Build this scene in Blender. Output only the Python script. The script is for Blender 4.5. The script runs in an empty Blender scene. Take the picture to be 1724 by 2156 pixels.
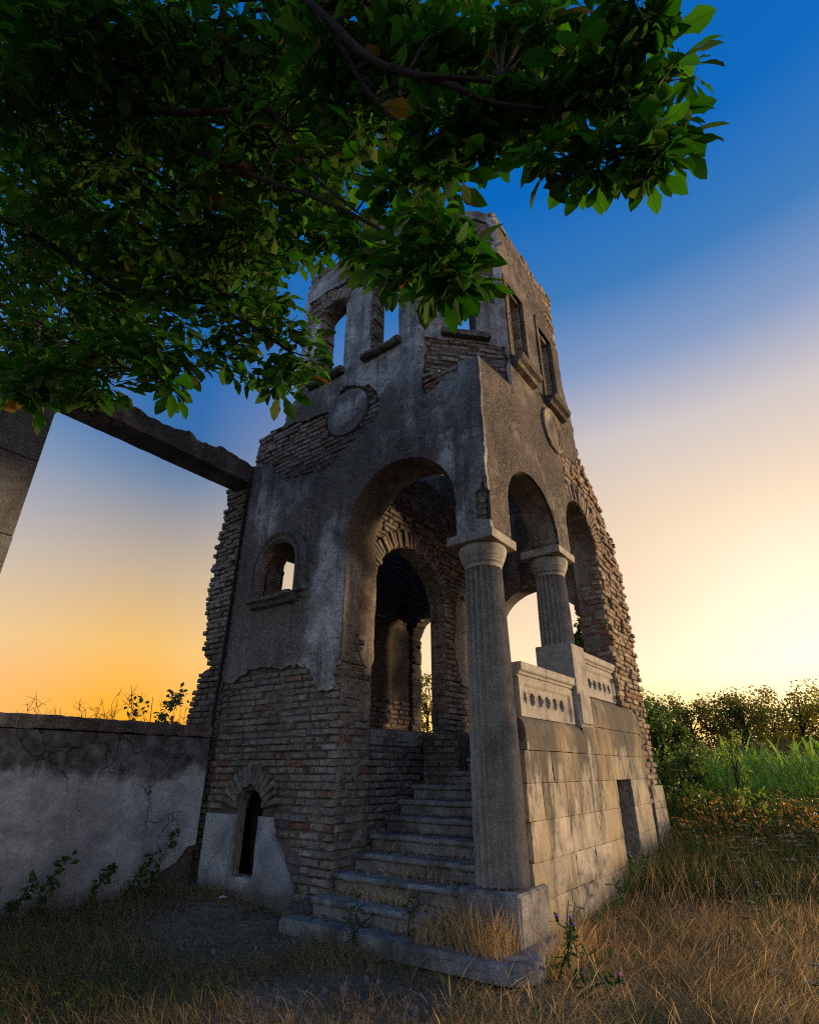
import bpy, math, numpy as np
from mathutils import Vector, Matrix
PI = math.pi
SC = bpy.context.scene
COL = SC.collection
R = math.radians
rng = np.random.default_rng(11)

# ------------------------------------------------------------------ camera, sky, sun, exposure
cam = bpy.data.cameras.new('camera'); camo = bpy.data.objects.new('camera', cam); COL.objects.link(camo)
SC.camera = camo
cam.sensor_fit = 'HORIZONTAL'; cam.sensor_width = 36; cam.lens = 36 * 1143 / 1724
cam.clip_start = 0.05; cam.clip_end = 3000
camo.location = (0, 0, 1.25); camo.rotation_euler = (R(115.5), 0, R(36.5))

SKY_STRENGTH = 0.15
SC.view_settings.view_transform = 'Standard'
SC.view_settings.look = 'None'
SC.view_settings.gamma = 1.0
SC.view_settings.use_curve_mapping = False
SC.view_settings.exposure = 2.95
SUN_AZ = R(42.0)           # from +Y, clockwise positive
SUN_EL = R(5.0)
GLOW_AZ = R(2.0)           # middle of the brightest part of the hazy horizon
world = bpy.data.worlds.new('World'); SC.world = world; world.use_nodes = True


def build_sky():
    nt = world.node_tree; N = nt.nodes; L = nt.links
    bg = N['Background']; bg.inputs[1].default_value = SKY_STRENGTH

    def mth(op, a, b=None, clamp=False):
        n = N.new('ShaderNodeMath'); n.operation = op; n.use_clamp = clamp
        for i, v in enumerate((a, b)):
            if v is None: continue
            if isinstance(v, (int, float)): n.inputs[i].default_value = v
            else: L.new(v, n.inputs[i])
        return n.outputs[0]

    def ramp(fac, stops):
        n = N.new('ShaderNodeValToRGB'); L.new(fac, n.inputs[0]); cr = n.color_ramp
        cr.elements.remove(cr.elements[1]); cr.elements[0].position = stops[0][0] / 90
        for k, (p, c) in enumerate(stops):
            e = cr.elements[0] if k == 0 else cr.elements.new(p / 90)
            e.color = (c[0] / 4, c[1] / 4, c[2] / 4, 1)
        return n.outputs[0]

    def mix(f, a, b, mode='MIX'):
        n = N.new('ShaderNodeMixRGB'); n.blend_type = mode
        for i, v in enumerate((f, a, b)):
            if isinstance(v, (int, float)): n.inputs[i].default_value = v
            elif isinstance(v, tuple): n.inputs[i].default_value = (*v, 1)
            else: L.new(v, n.inputs[i])
        return n.outputs[0]
    sky = N.new('ShaderNodeTexSky'); sky.sky_type = 'NISHITA'; sky.sun_disc = False
    sky.sun_elevation = SUN_EL; sky.sun_rotation = SUN_AZ
    sky.air_density = 1; sky.dust_density = 3; sky.ozone_density = 4
    tc = N.new('ShaderNodeTexCoord'); sp = N.new('ShaderNodeSeparateXYZ'); L.new(tc.outputs['Generated'], sp.inputs[0])
    x, y, z = sp.outputs
    el = mth('DIVIDE', mth('ARCSINE', mth('MAXIMUM', mth('MINIMUM', z, 1.0), 0.0)), PI / 2)
    sx, sy = math.sin(GLOW_AZ), math.cos(GLOW_AZ)
    dot = mth('ADD', mth('MULTIPLY', x, sx), mth('MULTIPLY', y, sy))
    ln = mth('SQRT', mth('ADD', mth('ADD', mth('MULTIPLY', x, x), mth('MULTIPLY', y, y)), 1e-6))
    ca = mth('DIVIDE', dot, ln)
    zen = [(54, (.0, .115, .43)), (90, (.0, .075, .33))]
    near = ramp(el, [(0, (1.25, .62, .06)), (3.5, (1.25, .80, .20)), (8, (1.02, .82, .53)), (15, (.88, .66, .44)), (23, (.76, .58, .40)),
                     (31, (.57, .50, .47)), (38, (.21, .29, .47)), (45, (.04, .17, .42))] + zen)
    side = ramp(el, [(0, (.95, .36, .004)), (5.4, (.97, .41, .016)), (10.5, (.82, .48, .12)), (17.4, (.52, .39, .25)), (26, (.16, .22, .32)),
                     (30.5, (.035, .13, .33)), (40, (.010, .115, .39))] + zen)
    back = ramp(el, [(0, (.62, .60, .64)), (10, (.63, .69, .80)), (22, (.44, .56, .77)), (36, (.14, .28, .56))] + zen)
    t1 = mth('DIVIDE', mth('SUBTRACT', ca, .45), .53, True)
    t0 = mth('DIVIDE', mth('ADD', ca, .55), .95, True)
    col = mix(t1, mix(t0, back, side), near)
    col = mix(1.0, col, (4, 4, 4), 'MULTIPLY')
    # wide forward glow round the hidden sun
    sd = mth('ADD', mth('MULTIPLY', dot, math.cos(R(9))), mth('MULTIPLY', z, math.sin(R(9))))
    gl = mth('POWER', mth('MAXIMUM', sd, 0.0), 45.0)
    gcol = mix(1.0, (.36, .29, .22), mix(1.0, (0, 0, 0), gl, 'ADD'), 'MULTIPLY')
    col = mix(1.0, col, gcol, 'ADD')
    col = mix(0.02, col, sky.outputs[0])
    # ramps are written for a picture at 1.0: strength 0.15 and the exposure bring them there
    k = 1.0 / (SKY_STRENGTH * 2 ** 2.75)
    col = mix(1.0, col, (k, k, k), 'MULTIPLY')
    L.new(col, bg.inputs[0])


build_sky()
sun = bpy.data.lights.new('sun', 'SUN'); suno = bpy.data.objects.new('sun', sun); COL.objects.link(suno)
sun.energy = 0.68; sun.angle = R(7.0); sun.color = (1.0, .72, .42)
sdir = Vector((math.sin(SUN_AZ) * math.cos(SUN_EL), math.cos(SUN_AZ) * math.cos(SUN_EL), math.sin(SUN_EL)))
suno.rotation_euler = sdir.to_track_quat('Z', 'Y').to_euler()
SC.render.engine = 'CYCLES'
SC.cycles.use_denoising = False
SC.cycles.denoising_input_passes = 'RGB_ALBEDO_NORMAL'
SC.cycles.pixel_filter_type = 'BLACKMAN_HARRIS'; SC.cycles.filter_width = 1.15
SC.cycles.max_bounces = 6; SC.cycles.diffuse_bounces = 4; SC.cycles.transmission_bounces = 3; SC.cycles.transparent_max_bounces = 4


# ------------------------------------------------------------------ noise, sdf
def _h(ix, iy, iz, s):
    n = (ix * 374761393 + iy * 668265263 + iz * 2147483647 + s * 974634777) & 0x7fffffff
    n = ((n ^ (n >> 13)) * 1274126177) & 0x7fffffff
    return ((n ^ (n >> 16)) & 0xffff) / 65535.0


def vn(x, y, z=0.0, s=0):
    x, y, z = np.broadcast_arrays(np.asarray(x, float), np.asarray(y, float), np.asarray(z, float))
    ix, iy, iz = np.floor(x).astype(np.int64), np.floor(y).astype(np.int64), np.floor(z).astype(np.int64)
    fx, fy, fz = x - ix, y - iy, z - iz
    fx, fy, fz = (f * f * (3 - 2 * f) for f in (fx, fy, fz))
    r = 0
    for a in (0, 1):
        for b in (0, 1):
            for c in (0, 1):
                w = (fx if a else 1 - fx) * (fy if b else 1 - fy) * (fz if c else 1 - fz)
                r = r + w * _h(ix + a, iy + b, iz + c, s)
    return r


def fbm(x, y, z=0.0, o=4, s=0):
    r, a, t = 0, 1.0, 0
    for i in range(o):
        r = r + a * vn(np.asarray(x) * 2 ** i, np.asarray(y) * 2 ** i, np.asarray(z) * 2 ** i, s + i); t += a; a *= .5
    return r / t - .5


def sbox(u, v, x0, x1, y0, y1):
    return np.maximum(np.maximum(x0 - u, u - x1), np.maximum(y0 - v, v - y1))


def scirc(u, v, x, y, r): return np.hypot(u - x, v - y) - r


def sarch(u, v, x0, x1, zb, zs):
    u = np.asarray(u); v = np.asarray(v)
    return np.where(v >= zs, scirc(u, v, (x0 + x1) / 2, zs, (x1 - x0) / 2), np.maximum(np.maximum(x0 - u, u - x1), zb - v))


def spoly(u, v, pts):
    u = np.asarray(u, float); v = np.asarray(v, float)
    d = np.full(u.shape, 1e9); ins = np.zeros(u.shape, bool); n = len(pts)
    for i in range(n):
        ax, ay = pts[i]; bx, by = pts[(i + 1) % n]
        ex, ey = bx - ax, by - ay
        t = np.clip(((u - ax) * ex + (v - ay) * ey) / (ex * ex + ey * ey + 1e-12), 0, 1)
        d = np.minimum(d, np.hypot(u - ax - t * ex, v - ay - t * ey))
        if ay != by:
            c = ((ay > v) != (by > v)) & (u < ex * (v - ay) / (by - ay) + ax)
            ins ^= c
    return np.where(ins, -d, d)


# ------------------------------------------------------------------ mesh helpers
def set_props(o, label=None, cat=None, group=None, kind=None):
    if label: o['label'] = label
    if cat: o['category'] = cat
    if group: o['group'] = group
    if kind: o['kind'] = kind
    return o


def thing(name, loc, label, cat, group=None):
    o = bpy.data.objects.new(name, None); COL.objects.link(o); o.location = loc
    o.empty_display_size = .2
    return set_props(o, label, cat, group)


def link(name, me, parent=None):
    o = bpy.data.objects.new(name, me); COL.objects.link(o)
    if parent is not None:
        o.parent = parent
        o.matrix_parent_inverse = world_of(parent).inverted()
    return o


def world_of(o):
    m = o.matrix_basis.copy()
    if o.parent: m = world_of(o.parent) @ o.matrix_parent_inverse @ m
    return m


def mesh_np(name, V, quads=None, tris=None, mats=(), smooth=False, mi=None, uv=None):
    V = np.asarray(V, np.float32).reshape(-1, 3)
    q = np.zeros((0, 4), np.int32) if quads is None else np.asarray(quads, np.int32).reshape(-1, 4)
    t = np.zeros((0, 3), np.int32) if tris is None else np.asarray(tris, np.int32).reshape(-1, 3)
    me = bpy.data.meshes.new(name)
    me.vertices.add(len(V)); me.vertices.foreach_set('co', V.ravel())
    loops = np.concatenate([q.ravel(), t.ravel()])
    me.loops.add(len(loops)); me.loops.foreach_set('vertex_index', loops)
    npol = len(q) + len(t); me.polygons.add(npol)
    st = np.concatenate([np.arange(len(q)) * 4, len(q) * 4 + np.arange(len(t)) * 3]).astype(np.int32)
    me.polygons.foreach_set('loop_start', st)
    for m in mats: me.materials.append(m)
    if mi is not None: me.polygons.foreach_set('material_index', np.asarray(mi, np.int32))
    me.polygons.foreach_set('use_smooth', np.full(npol, bool(smooth)))
    if uv is not None:
        l = me.uv_layers.new(name='UVMap'); l.data.foreach_set('uv', np.asarray(uv, np.float32)[loops].ravel())
    me.update(calc_edges=True); me.validate()
    return me


class Frame:
    def __init__(s, o, u):
        s.O = np.array(o, float); s.U = np.array(u, float); s.U /= np.linalg.norm(s.U)
        s.N = np.array([s.U[1], -s.U[0], 0.]); s.V = np.array([0, 0, 1.])

    def P(s, u, v, h):
        u, v, h = np.broadcast_arrays(np.asarray(u, float), np.asarray(v, float), np.asarray(h, float))
        return s.O + u[..., None] * s.U + v[..., None] * s.V + h[..., None] * s.N

    def M(s):
        return Matrix(((s.U[0], s.V[0], s.N[0], s.O[0]), (s.U[1], s.V[1], s.N[1], s.O[1]), (s.U[2], s.V[2], s.N[2], s.O[2]), (0, 0, 0, 1)))


def sheet(name, F, ext, res, sdf, hf, back, mats, parent, rim_mat=0):
    """a solid slab on frame F: front relief hf(u,v), back plane, outline and holes from sdf < 0"""
    u0, u1, v0, v1 = ext
    nu, nv = max(2, int(round((u1 - u0) / res))), max(2, int(round((v1 - v0) / res)))
    gu, gv = np.meshgrid(np.linspace(u0, u1, nu + 1), np.linspace(v0, v1, nv + 1), indexing='ij')
    cu, cv = (gu[:-1, :-1] + gu[1:, 1:]) / 2, (gv[:-1, :-1] + gv[1:, 1:]) / 2
    keep = sdf(cu, cv) < 0
    if not keep.any(): return None
    pad = np.zeros((nu + 2, nv + 2), bool); pad[1:-1, 1:-1] = keep
    cnt = pad[:-1, :-1].astype(int) + pad[1:, :-1] + pad[:-1, 1:] + pad[1:, 1:]
    used = cnt > 0; bnd = used & (cnt < 4)
    bu, bv = gu[bnd], gv[bnd]; e = res * .2
    for _ in range(2):
        S = sdf(bu, bv)
        gx = (sdf(bu + e, bv) - sdf(bu - e, bv)) / (2 * e); gy = (sdf(bu, bv + e) - sdf(bu, bv - e)) / (2 * e)
        g2 = np.maximum(gx * gx + gy * gy, .3)
        bu = bu - S * gx / g2; bv = bv - S * gy / g2
    ru, rv = gu[bnd], gv[bnd]
    bu = ru + np.clip(bu - ru, -.8 * res, .8 * res); bv = rv + np.clip(bv - rv, -.8 * res, .8 * res)
    gu = gu.copy(); gv = gv.copy(); gu[bnd] = bu; gv[bnd] = bv
    idx = -np.ones(gu.shape, int); idx[used] = np.arange(used.sum())
    fu, fv = gu[used], gv[used]; n = len(fu)
    H = hf(fu, fv); H = np.broadcast_to(H, fu.shape)
    Vf = F.P(fu, fv, H); Vb = F.P(fu, fv, back(fu, fv) if callable(back) else back)
    ii, jj = np.nonzero(keep)
    a, b, c, d = idx[ii, jj], idx[ii + 1, jj], idx[ii + 1, jj + 1], idx[ii, jj + 1]
    front = np.stack([a, b, c, d], 1)
    backq = np.stack([a, d, c, b], 1) + n
    rims = []
    for di, dj, (p, q) in ((0, -1, ((0, 0), (1, 0))), (1, 0, ((1, 0), (1, 1))), (0, 1, ((1, 1), (0, 1))), (-1, 0, ((0, 1), (0, 0)))):
        nb = pad[ii + 1 + di, jj + 1 + dj]
        m = ~nb
        e0 = idx[ii[m] + p[0], jj[m] + p[1]]; e1 = idx[ii[m] + q[0], jj[m] + q[1]]
        rims.append(np.stack([e0 + 2 * n, e0 + 3 * n, e1 + 3 * n, e1 + 2 * n], 1))
    rims = np.concatenate(rims)
    Q = np.concatenate([front, backq, rims])
    mi = np.concatenate([np.zeros(len(front) * 2, int), np.full(len(rims), rim_mat)])
    me = mesh_np(name, np.concatenate([Vf, Vb, Vf, Vb]), Q, mats=mats, smooth=True, mi=mi)
    o = link(name, me, parent)
    return o


BT_V = np.array([(-.5, -.5), (.5, -.5), (.5, .5), (-.5, .5)])


def brick_template(j, bev=.06, bevv=.16, depth=1.0):
    """12 vertices: worn front, shoulder ring, back ring in unit space (u,v in +-.5, h 0..-1)"""
    r = np.random.default_rng(100 + j)
    fr = BT_V * [1 - 2 * bev, 1 - 2 * bevv] + r.normal(0, .018, (4, 2)) * [1, 2]
    ri = BT_V + r.normal(0, .012, (4, 2)) * [1, 2.2]
    V = np.zeros((12, 3)); V[:4, :2] = fr; V[4:8, :2] = ri; V[8:, :2] = ri
    V[:4, 2] = r.normal(0, .03, 4); V[4:8, 2] = -.12 + r.normal(0, .03, 4); V[8:, 2] = -depth
    if r.random() < .4:
        k = r.integers(4); V[k, 2] -= .16; V[k, :2] *= .82
    return V


B_Q = [(0, 1, 2, 3)] + [(4 + i, 4 + (i + 1) % 4, (i + 1) % 4, i) for i in range(4)] + [(8 + i, 8 + (i + 1) % 4, 4 + (i + 1) % 4, 4 + i) for i in range(4)]
B_T = [brick_template(j) for j in range(10)]
LOOSE = []       # every laid brick: (frame, u, v, L, H, ang, h, D, parent)


def add_brick(F, u, v, L, H, ang, h, D, parent, big=True): LOOSE.append((F, u, v, L, H, ang, h, D, parent, big))


def lay(F, ext, zone, parent, course=.0715, jt=.014, h=-.024, hj=.011, D=.11, Ls=(.255, .122), phase=0.0, big=True, clip=None, seed=0):
    r = np.random.default_rng(seed + 5)
    u0, u1, v0, v1 = ext
    k0 = int(math.floor((v0 - phase) / course)); k1 = int(math.ceil((v1 - phase) / course))
    for k in range(k0, k1 + 1):
        vc = phase + (k + .5) * course
        kind = (k * 7 + seed) % 4
        u = u0 - r.random() * Ls[0]
        while u < u1:
            p = (.25, .8, .5, .9)[kind]
            L = Ls[0] if r.random() < p else Ls[1]
            L *= r.uniform(.93, 1.06)
            a, b = u + jt / 2, u + L - jt / 2; u += L
            uu = np.linspace(a, b, 9); vv = np.full(9, vc)
            ok = zone(uu, vv) < 0
            if clip is not None: ok &= clip(uu, vv) < 0
            if not ok.any(): continue
            if not ok.all():
                i = np.nonzero(ok)[0]
                lo, hi = uu[i[0]], uu[i[-1]]
                if hi - lo < .05: continue
                a, b = lo, hi
            add_brick(F, (a + b) / 2 + r.normal(0, .002), vc + r.normal(0, .002), b - a, course - jt + r.normal(0, .003), r.normal(0, .008), h + r.normal(0, hj), D, parent, big)


def radial(F, cx, cz, r0, r1, a0, a1, n, parent, h=-.01, D=.2, big=False, jit=.01, gap=.86):
    r = np.random.default_rng(int(abs(cx * 100 + n)))
    for i in range(n):
        a = a0 + (a1 - a0) * (i + .5) / n
        rr0, rr1 = r0 + r.normal(0, jit), r1 + r.normal(0, jit)
        rc = (rr0 + rr1) / 2
        w = (a1 - a0) / n * rc * gap
        add_brick(F, cx + rc * math.cos(a), cz + rc * math.sin(a), rr1 - rr0, abs(w), a, h + r.normal(0, .008), D, parent, big)


def brick_verts(b, j):
    F, u, v, L, H, ang, h, D, _, _ = b
    T = B_T[j]; x = T[:, 0] * L; y = T[:, 1] * H; z = T[:, 2] * D
    z = np.where(T[:, 2] > -.5, T[:, 2] * .11, -D)
    c, s = math.cos(ang), math.sin(ang)
    return F.P(u + x * c - y * s, v + x * s + y * c, h + z)


# ------------------------------------------------------------------ materials
class NB:
    def __init__(s, name):
        s.m = bpy.data.materials.new(name); s.m.use_nodes = True; s.nt = s.m.node_tree
        s.N = s.nt.nodes; s.L = s.nt.links; s.N.clear()
        s.out = s.N.new('ShaderNodeOutputMaterial')
        s.geo = s.N.new('ShaderNodeNewGeometry'); s.pos = s.geo.outputs['Position']

    def _in(s, sock, v):
        if isinstance(v, tuple): sock.default_value = (*v, 1) if len(v) == 3 and sock.type == 'RGBA' else v
        elif isinstance(v, (int, float)): sock.default_value = v
        else: s.L.new(v, sock)

    def map(s, scale, off=(0, 0, 0)):
        n = s.N.new('ShaderNodeMapping'); s.L.new(s.pos, n.inputs[0])
        n.inputs['Scale'].default_value = scale; n.inputs['Location'].default_value = off
        return n.outputs[0]

    def noise(s, scale, det=4, rough=.55, vec=None, dist=0.0):
        n = s.N.new('ShaderNodeTexNoise'); s.L.new(vec or s.pos, n.inputs['Vector'])
        n.inputs['Scale'].default_value = scale; n.inputs['Detail'].default_value = det
        n.inputs['Roughness'].default_value = rough; n.inputs['Distortion'].default_value = dist
        return n.outputs['Fac']

    def vor(s, scale, feature='F1', vec=None, out='Distance', rnd=1.0):
        n = s.N.new('ShaderNodeTexVoronoi'); n.feature = feature; s.L.new(vec or s.pos, n.inputs['Vector'])
        n.inputs['Scale'].default_value = scale; n.inputs['Randomness'].default_value = rnd
        return n.outputs[out]

    def ramp(s, fac, stops, interp='LINEAR'):
        n = s.N.new('ShaderNodeValToRGB'); s._in(n.inputs[0], fac); cr = n.color_ramp; cr.interpolation = interp
        cr.elements.remove(cr.elements[1]); cr.elements[0].position = stops[0][0]
        for k, (p, c) in enumerate(stops):
            e = cr.elements[0] if k == 0 else cr.elements.new(p)
            e.color = (c, c, c, 1) if isinstance(c, (int, float)) else (*c, 1)
        return n.outputs[0]

    def mix(s, f, a, b, mode='MIX'):
        n = s.N.new('ShaderNodeMixRGB'); n.blend_type = mode
        for i, v in enumerate((f, a, b)): s._in(n.inputs[i], v)
        return n.outputs[0]

    def mth(s, op, a, b=None, clamp=False):
        n = s.N.new('ShaderNodeMath'); n.operation = op; n.use_clamp = clamp
        s._in(n.inputs[0], a)
        if b is not None: s._in(n.inputs[1], b)
        return n.outputs[0]

    def bump(s, h, strength=.5, dist=.01, nrm=None):
        n = s.N.new('ShaderNodeBump'); s._in(n.inputs['Height'], h)
        n.inputs['Strength'].default_value = strength; n.inputs['Distance'].default_value = dist
        if nrm is not None: s.L.new(nrm, n.inputs['Normal'])
        return n.outputs[0]

    def rand(s):
        oi = s.N.new('ShaderNodeObjectInfo')
        return s.mth('FRACT', s.mth('ADD', s.mth('MULTIPLY', oi.outputs['Random'], 7.31), s.geo.outputs['Random Per Island']))

    def fin(s, col, rough=.9, nrm=None, spec=.2):
        b = s.N.new('ShaderNodeBsdfPrincipled'); s._in(b.inputs['Base Color'], col); s._in(b.inputs['Roughness'], rough)
        b.inputs['Specular IOR Level'].default_value = spec
        if nrm is not None: s.L.new(nrm, b.inputs['Normal'])
        s.L.new(b.outputs[0], s.out.inputs[0]); return s.m

    def leafy(s, col, tcol, tfac=.45, rough=.5, spec=.3, nrm=None):
        b = s.N.new('ShaderNodeBsdfPrincipled'); s._in(b.inputs['Base Color'], col); b.inputs['Roughness'].default_value = rough
        b.inputs['Specular IOR Level'].default_value = spec
        if nrm is not None: s.L.new(nrm, b.inputs['Normal'])
        t = s.N.new('ShaderNodeBsdfTranslucent'); s._in(t.inputs[0], tcol)
        m = s.N.new('ShaderNodeMixShader'); m.inputs[0].default_value = tfac
        s.L.new(b.outputs[0], m.inputs[1]); s.L.new(t.outputs[0], m.inputs[2]); s.L.new(m.outputs[0], s.out.inputs[0])
        return s.m


def mat_plaster(name, tint=(1, 1, 1), lichen=.55, lo=(.15, .14, .13), mid=(.30, .288, .272), hi=(.50, .49, .47)):
    b = NB(name)
    big = b.noise(.8, 5, .6); med = b.noise(3.5, 6, .65, dist=.4); fine = b.noise(38, 4, .7)
    c = b.ramp(b.mth('ADD', b.mth('MULTIPLY', big, .55), b.mth('MULTIPLY', med, .45)), [(.42, lo), (.5, mid), (.57, hi)])
    br = b.ramp(b.noise(.62, 4, .6, b.map((1, 1, .8), (7, 3, 1))), [(.49, 0.0), (.57, .85)])
    c = b.mix(br, c, (.105, .083, .066))
    streak = b.ramp(b.noise(2.2, 5, .65, b.map((3, 3, .35), (1, 5, 2))), [(.49, 0.0), (.62, .7)])
    c = b.mix(streak, c, (.085, .075, .065))
    lm = b.ramp(b.noise(1.4, 4, .6, b.map((1, 1, 1), (11, 2, 5))), [(.42, .12), (.55, 1.0)])
    li = b.ramp(b.noise(17, 6, .75), [(lichen, 0.0), (lichen + .07, 1.0)])
    c = b.mix(b.mth('MULTIPLY', li, lm), c, (.035, .032, .03))
    wf = b.ramp(b.noise(70, 3, .6), [(.61, 0.0), (.66, .85)])
    c = b.mix(wf, c, (.42, .39, .35))
    pit = b.vor(26, 'F1'); pm = b.ramp(pit, [(.10, 1.0), (.2, 0.0)])
    pz = b.ramp(b.noise(2.7, 3, .6), [(.5, 0.0), (.6, 1.0)])
    pp = b.mth('MULTIPLY', pm, pz)
    c = b.mix(b.mth('MULTIPLY', pp, .75), c, (.04, .036, .032))
    c = b.mix(1.0, c, b.ramp(fine, [(.36, .68), (.64, 1.28)]), 'MULTIPLY')
    c = b.mix(1.0, c, tint, 'MULTIPLY')
    hgt = b.mth('ADD', b.mth('MULTIPLY', b.noise(11, 6, .7), 1.0), b.mth('MULTIPLY', fine, .45))
    hgt = b.mth('SUBTRACT', hgt, b.mth('MULTIPLY', pp, .6))
    return b.fin(c, .95, b.bump(hgt, .75, .018))


def mat_cracked(name):
    b = NB(name)
    big = b.noise(1.1, 5, .6); fine = b.noise(45, 4, .7)
    c = b.ramp(b.mth('ADD', b.mth('MULTIPLY', big, .6), b.mth('MULTIPLY', b.noise(5, 5, .65), .4)), [(.42, (.24, .245, .25)), (.5, (.34, .345, .345)), (.58, (.47, .475, .47))])
    sp = b.N.new('ShaderNodeSeparateXYZ'); b.L.new(b.pos, sp.inputs[0])
    zz = b.mth('ADD', sp.outputs[2], b.mth('MULTIPLY', b.mth('SUBTRACT', b.noise(2.3, 5, .7), .5), .75))
    dk = b.ramp(b.mth('DIVIDE', zz, 2.0), [(.58, 0.0), (.64, .95)])
    dk2 = b.ramp(b.noise(7, 5, .7), [(.3, .6), (.6, 1.0)])
    c = b.mix(b.mth('MULTIPLY', dk, dk2), c, (.062, .055, .048))
    lo = b.ramp(b.mth('DIVIDE', b.mth('ADD', sp.outputs[2], b.mth('MULTIPLY', b.mth('SUBTRACT', b.noise(3.1, 4, .6), .5), .5)), 2.0), [(.07, .8), (.16, 0.0)])
    c = b.mix(lo, c, (.10, .085, .07))
    wv = b.N.new('ShaderNodeVectorMath'); wv.operation = 'ADD'
    nz = b.N.new('ShaderNodeTexNoise'); b.L.new(b.pos, nz.inputs['Vector']); nz.inputs['Scale'].default_value = 3.0; nz.inputs['Detail'].default_value = 5
    sc = b.N.new('ShaderNodeVectorMath'); sc.operation = 'SCALE'; b.L.new(nz.outputs['Color'], sc.inputs[0]); sc.inputs['Scale'].default_value = .5
    b.L.new(b.pos, wv.inputs[0]); b.L.new(sc.outputs[0], wv.inputs[1])
    cr = b.vor(2.0, 'DISTANCE_TO_EDGE', wv.outputs[0])
    cl = b.ramp(cr, [(.004, 1.0), (.016, 0.0)])
    cm = b.ramp(b.noise(.9, 3, .6, b.map((1, 1, 1), (3, 3, 3))), [(.50, 0.0), (.60, 1.0)])
    ck = b.mth('MULTIPLY', cl, cm)
    c = b.mix(b.mth('MULTIPLY', ck, .85), c, (.03, .027, .025))
    c = b.mix(1.0, c, b.ramp(fine, [(.3, .78), (.7, 1.16)]), 'MULTIPLY')
    hgt = b.mth('SUBTRACT', b.mth('ADD', b.noise(9, 6, .7), b.mth('MULTIPLY', fine, .3)), ck)
    return b.fin(c, .95, b.bump(hgt, .6, .015))


def mat_brick(name, stops, soot=.5, tint=(1, 1, 1)):
    b = NB(name)
    c = b.ramp(b.rand(), stops, 'CONSTANT')
    c = b.mix(1.0, c, b.ramp(b.noise(14, 6, .7), [(.34, .42), (.5, 1.0), (.66, 1.45)]), 'MULTIPLY')
    c = b.mix(b.ramp(b.noise(8, 5, .7, b.map((1, 1, 1), (4, 9, 2))), [(.52, 0.0), (.66, .65)]), c, (.235, .22, .205))
    c = b.mix(b.ramp(b.noise(.75, 4, .6), [(.46, 0.0), (.62, soot)]), c, (.055, .048, .044))
    c = b.mix(b.ramp(b.noise(24, 5, .75), [(.58, 0.0), (.68, .8)]), c, (.05, .043, .038))
    c = b.mix(1.0, c, tint, 'MULTIPLY')
    h = b.mth('ADD', b.noise(30, 5, .7), b.mth('MULTIPLY', b.noise(110, 3, .6), .4))
    return b.fin(c, .95, b.bump(h, .8, .012))


def mat_speckle(name, base, dark, light, sc=150, stain=(.09, .08, .07), st=(.5, .68), bumpd=.004):
    b = NB(name)
    n = b.noise(sc, 3, .75); v = b.vor(sc * 1.1, 'F1', out='Color')
    g = b.mth('ADD', b.mth('MULTIPLY', n, .7), b.mth('MULTIPLY', v, .3))
    c = b.ramp(g, [(.34, dark), (.47, base), (.56, base), (.68, light)])
    c = b.mix(b.ramp(b.noise(2.3, 5, .65), [(st[0], 0.0), (st[1], .75)]), c, stain)
    c = b.mix(b.ramp(b.noise(3, 5, .65, b.map((4, 4, .3))), [(.54, 0.0), (.7, .6)]), c, stain)
    c = b.mix(1.0, c, b.ramp(b.noise(9, 5, .6), [(.3, .75), (.7, 1.2)]), 'MULTIPLY')
    h = b.mth('ADD', n, b.mth('MULTIPLY', b.noise(20, 5, .7), .8))
    return b.fin(c, .9, b.bump(h, .7, bumpd))


def mat_stone(name):
    b = NB(name)
    c = b.ramp(b.rand(), [(0, (.32, .28, .215)), (.3, (.37, .32, .245)), (.6, (.30, .265, .205)), (.8, (.39, .335, .26))], 'CONSTANT')
    c = b.mix(1.0, c, b.ramp(b.noise(4, 6, .65), [(.36, .66), (.64, 1.2)]), 'MULTIPLY')
    sp = b.N.new('ShaderNodeSeparateXYZ'); b.L.new(b.pos, sp.inputs[0])
    up = b.ramp(b.mth('DIVIDE', sp.outputs[2], 2.1), [(.30, 0.0), (.52, .09), (.68, .15), (.76, .26)])
    st = b.noise(3.4, 6, .72, b.map((1, 2.2, .55)))
    sm = b.ramp(b.mth('ADD', st, up), [(.53, 0.0), (.65, .85)])
    c = b.mix(sm, c, (.058, .05, .042))
    li = b.ramp(b.noise(30, 5, .75), [(.55, 0.0), (.63, .7)])
    lm = b.ramp(b.noise(2.1, 4, .6, b.map((1, 1, .6), (5, 1, 7))), [(.46, 0.0), (.6, 1.0)])
    c = b.mix(b.mth('MULTIPLY', li, lm), c, (.05, .045, .04))
    pit = b.vor(15, 'F1', b.map((1, 1.6, .7))); pm = b.ramp(pit, [(.08, 1.0), (.17, 0.0)])
    pz = b.ramp(b.noise(5, 4, .6, b.map((1, 1, 1), (2, 2, 9))), [(.46, 0.0), (.56, 1.0)])
    pp = b.mth('MULTIPLY', pm, pz)
    c = b.mix(b.mth('MULTIPLY', pp, .85), c, (.07, .055, .043))
    och = b.ramp(b.noise(1.5, 4, .6, b.map((1, 1, .5), (9, 9, 1))), [(.52, 0.0), (.66, .6)])
    c = b.mix(och, c, (.36, .27, .15))
    h = b.mth('SUBTRACT', b.mth('ADD', b.noise(8, 6, .7), b.mth('MULTIPLY', b.noise(60, 3, .6), .3)), b.mth('MULTIPLY', pp, 1.1))
    return b.fin(c, .92, b.bump(h, .7, .014))


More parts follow.
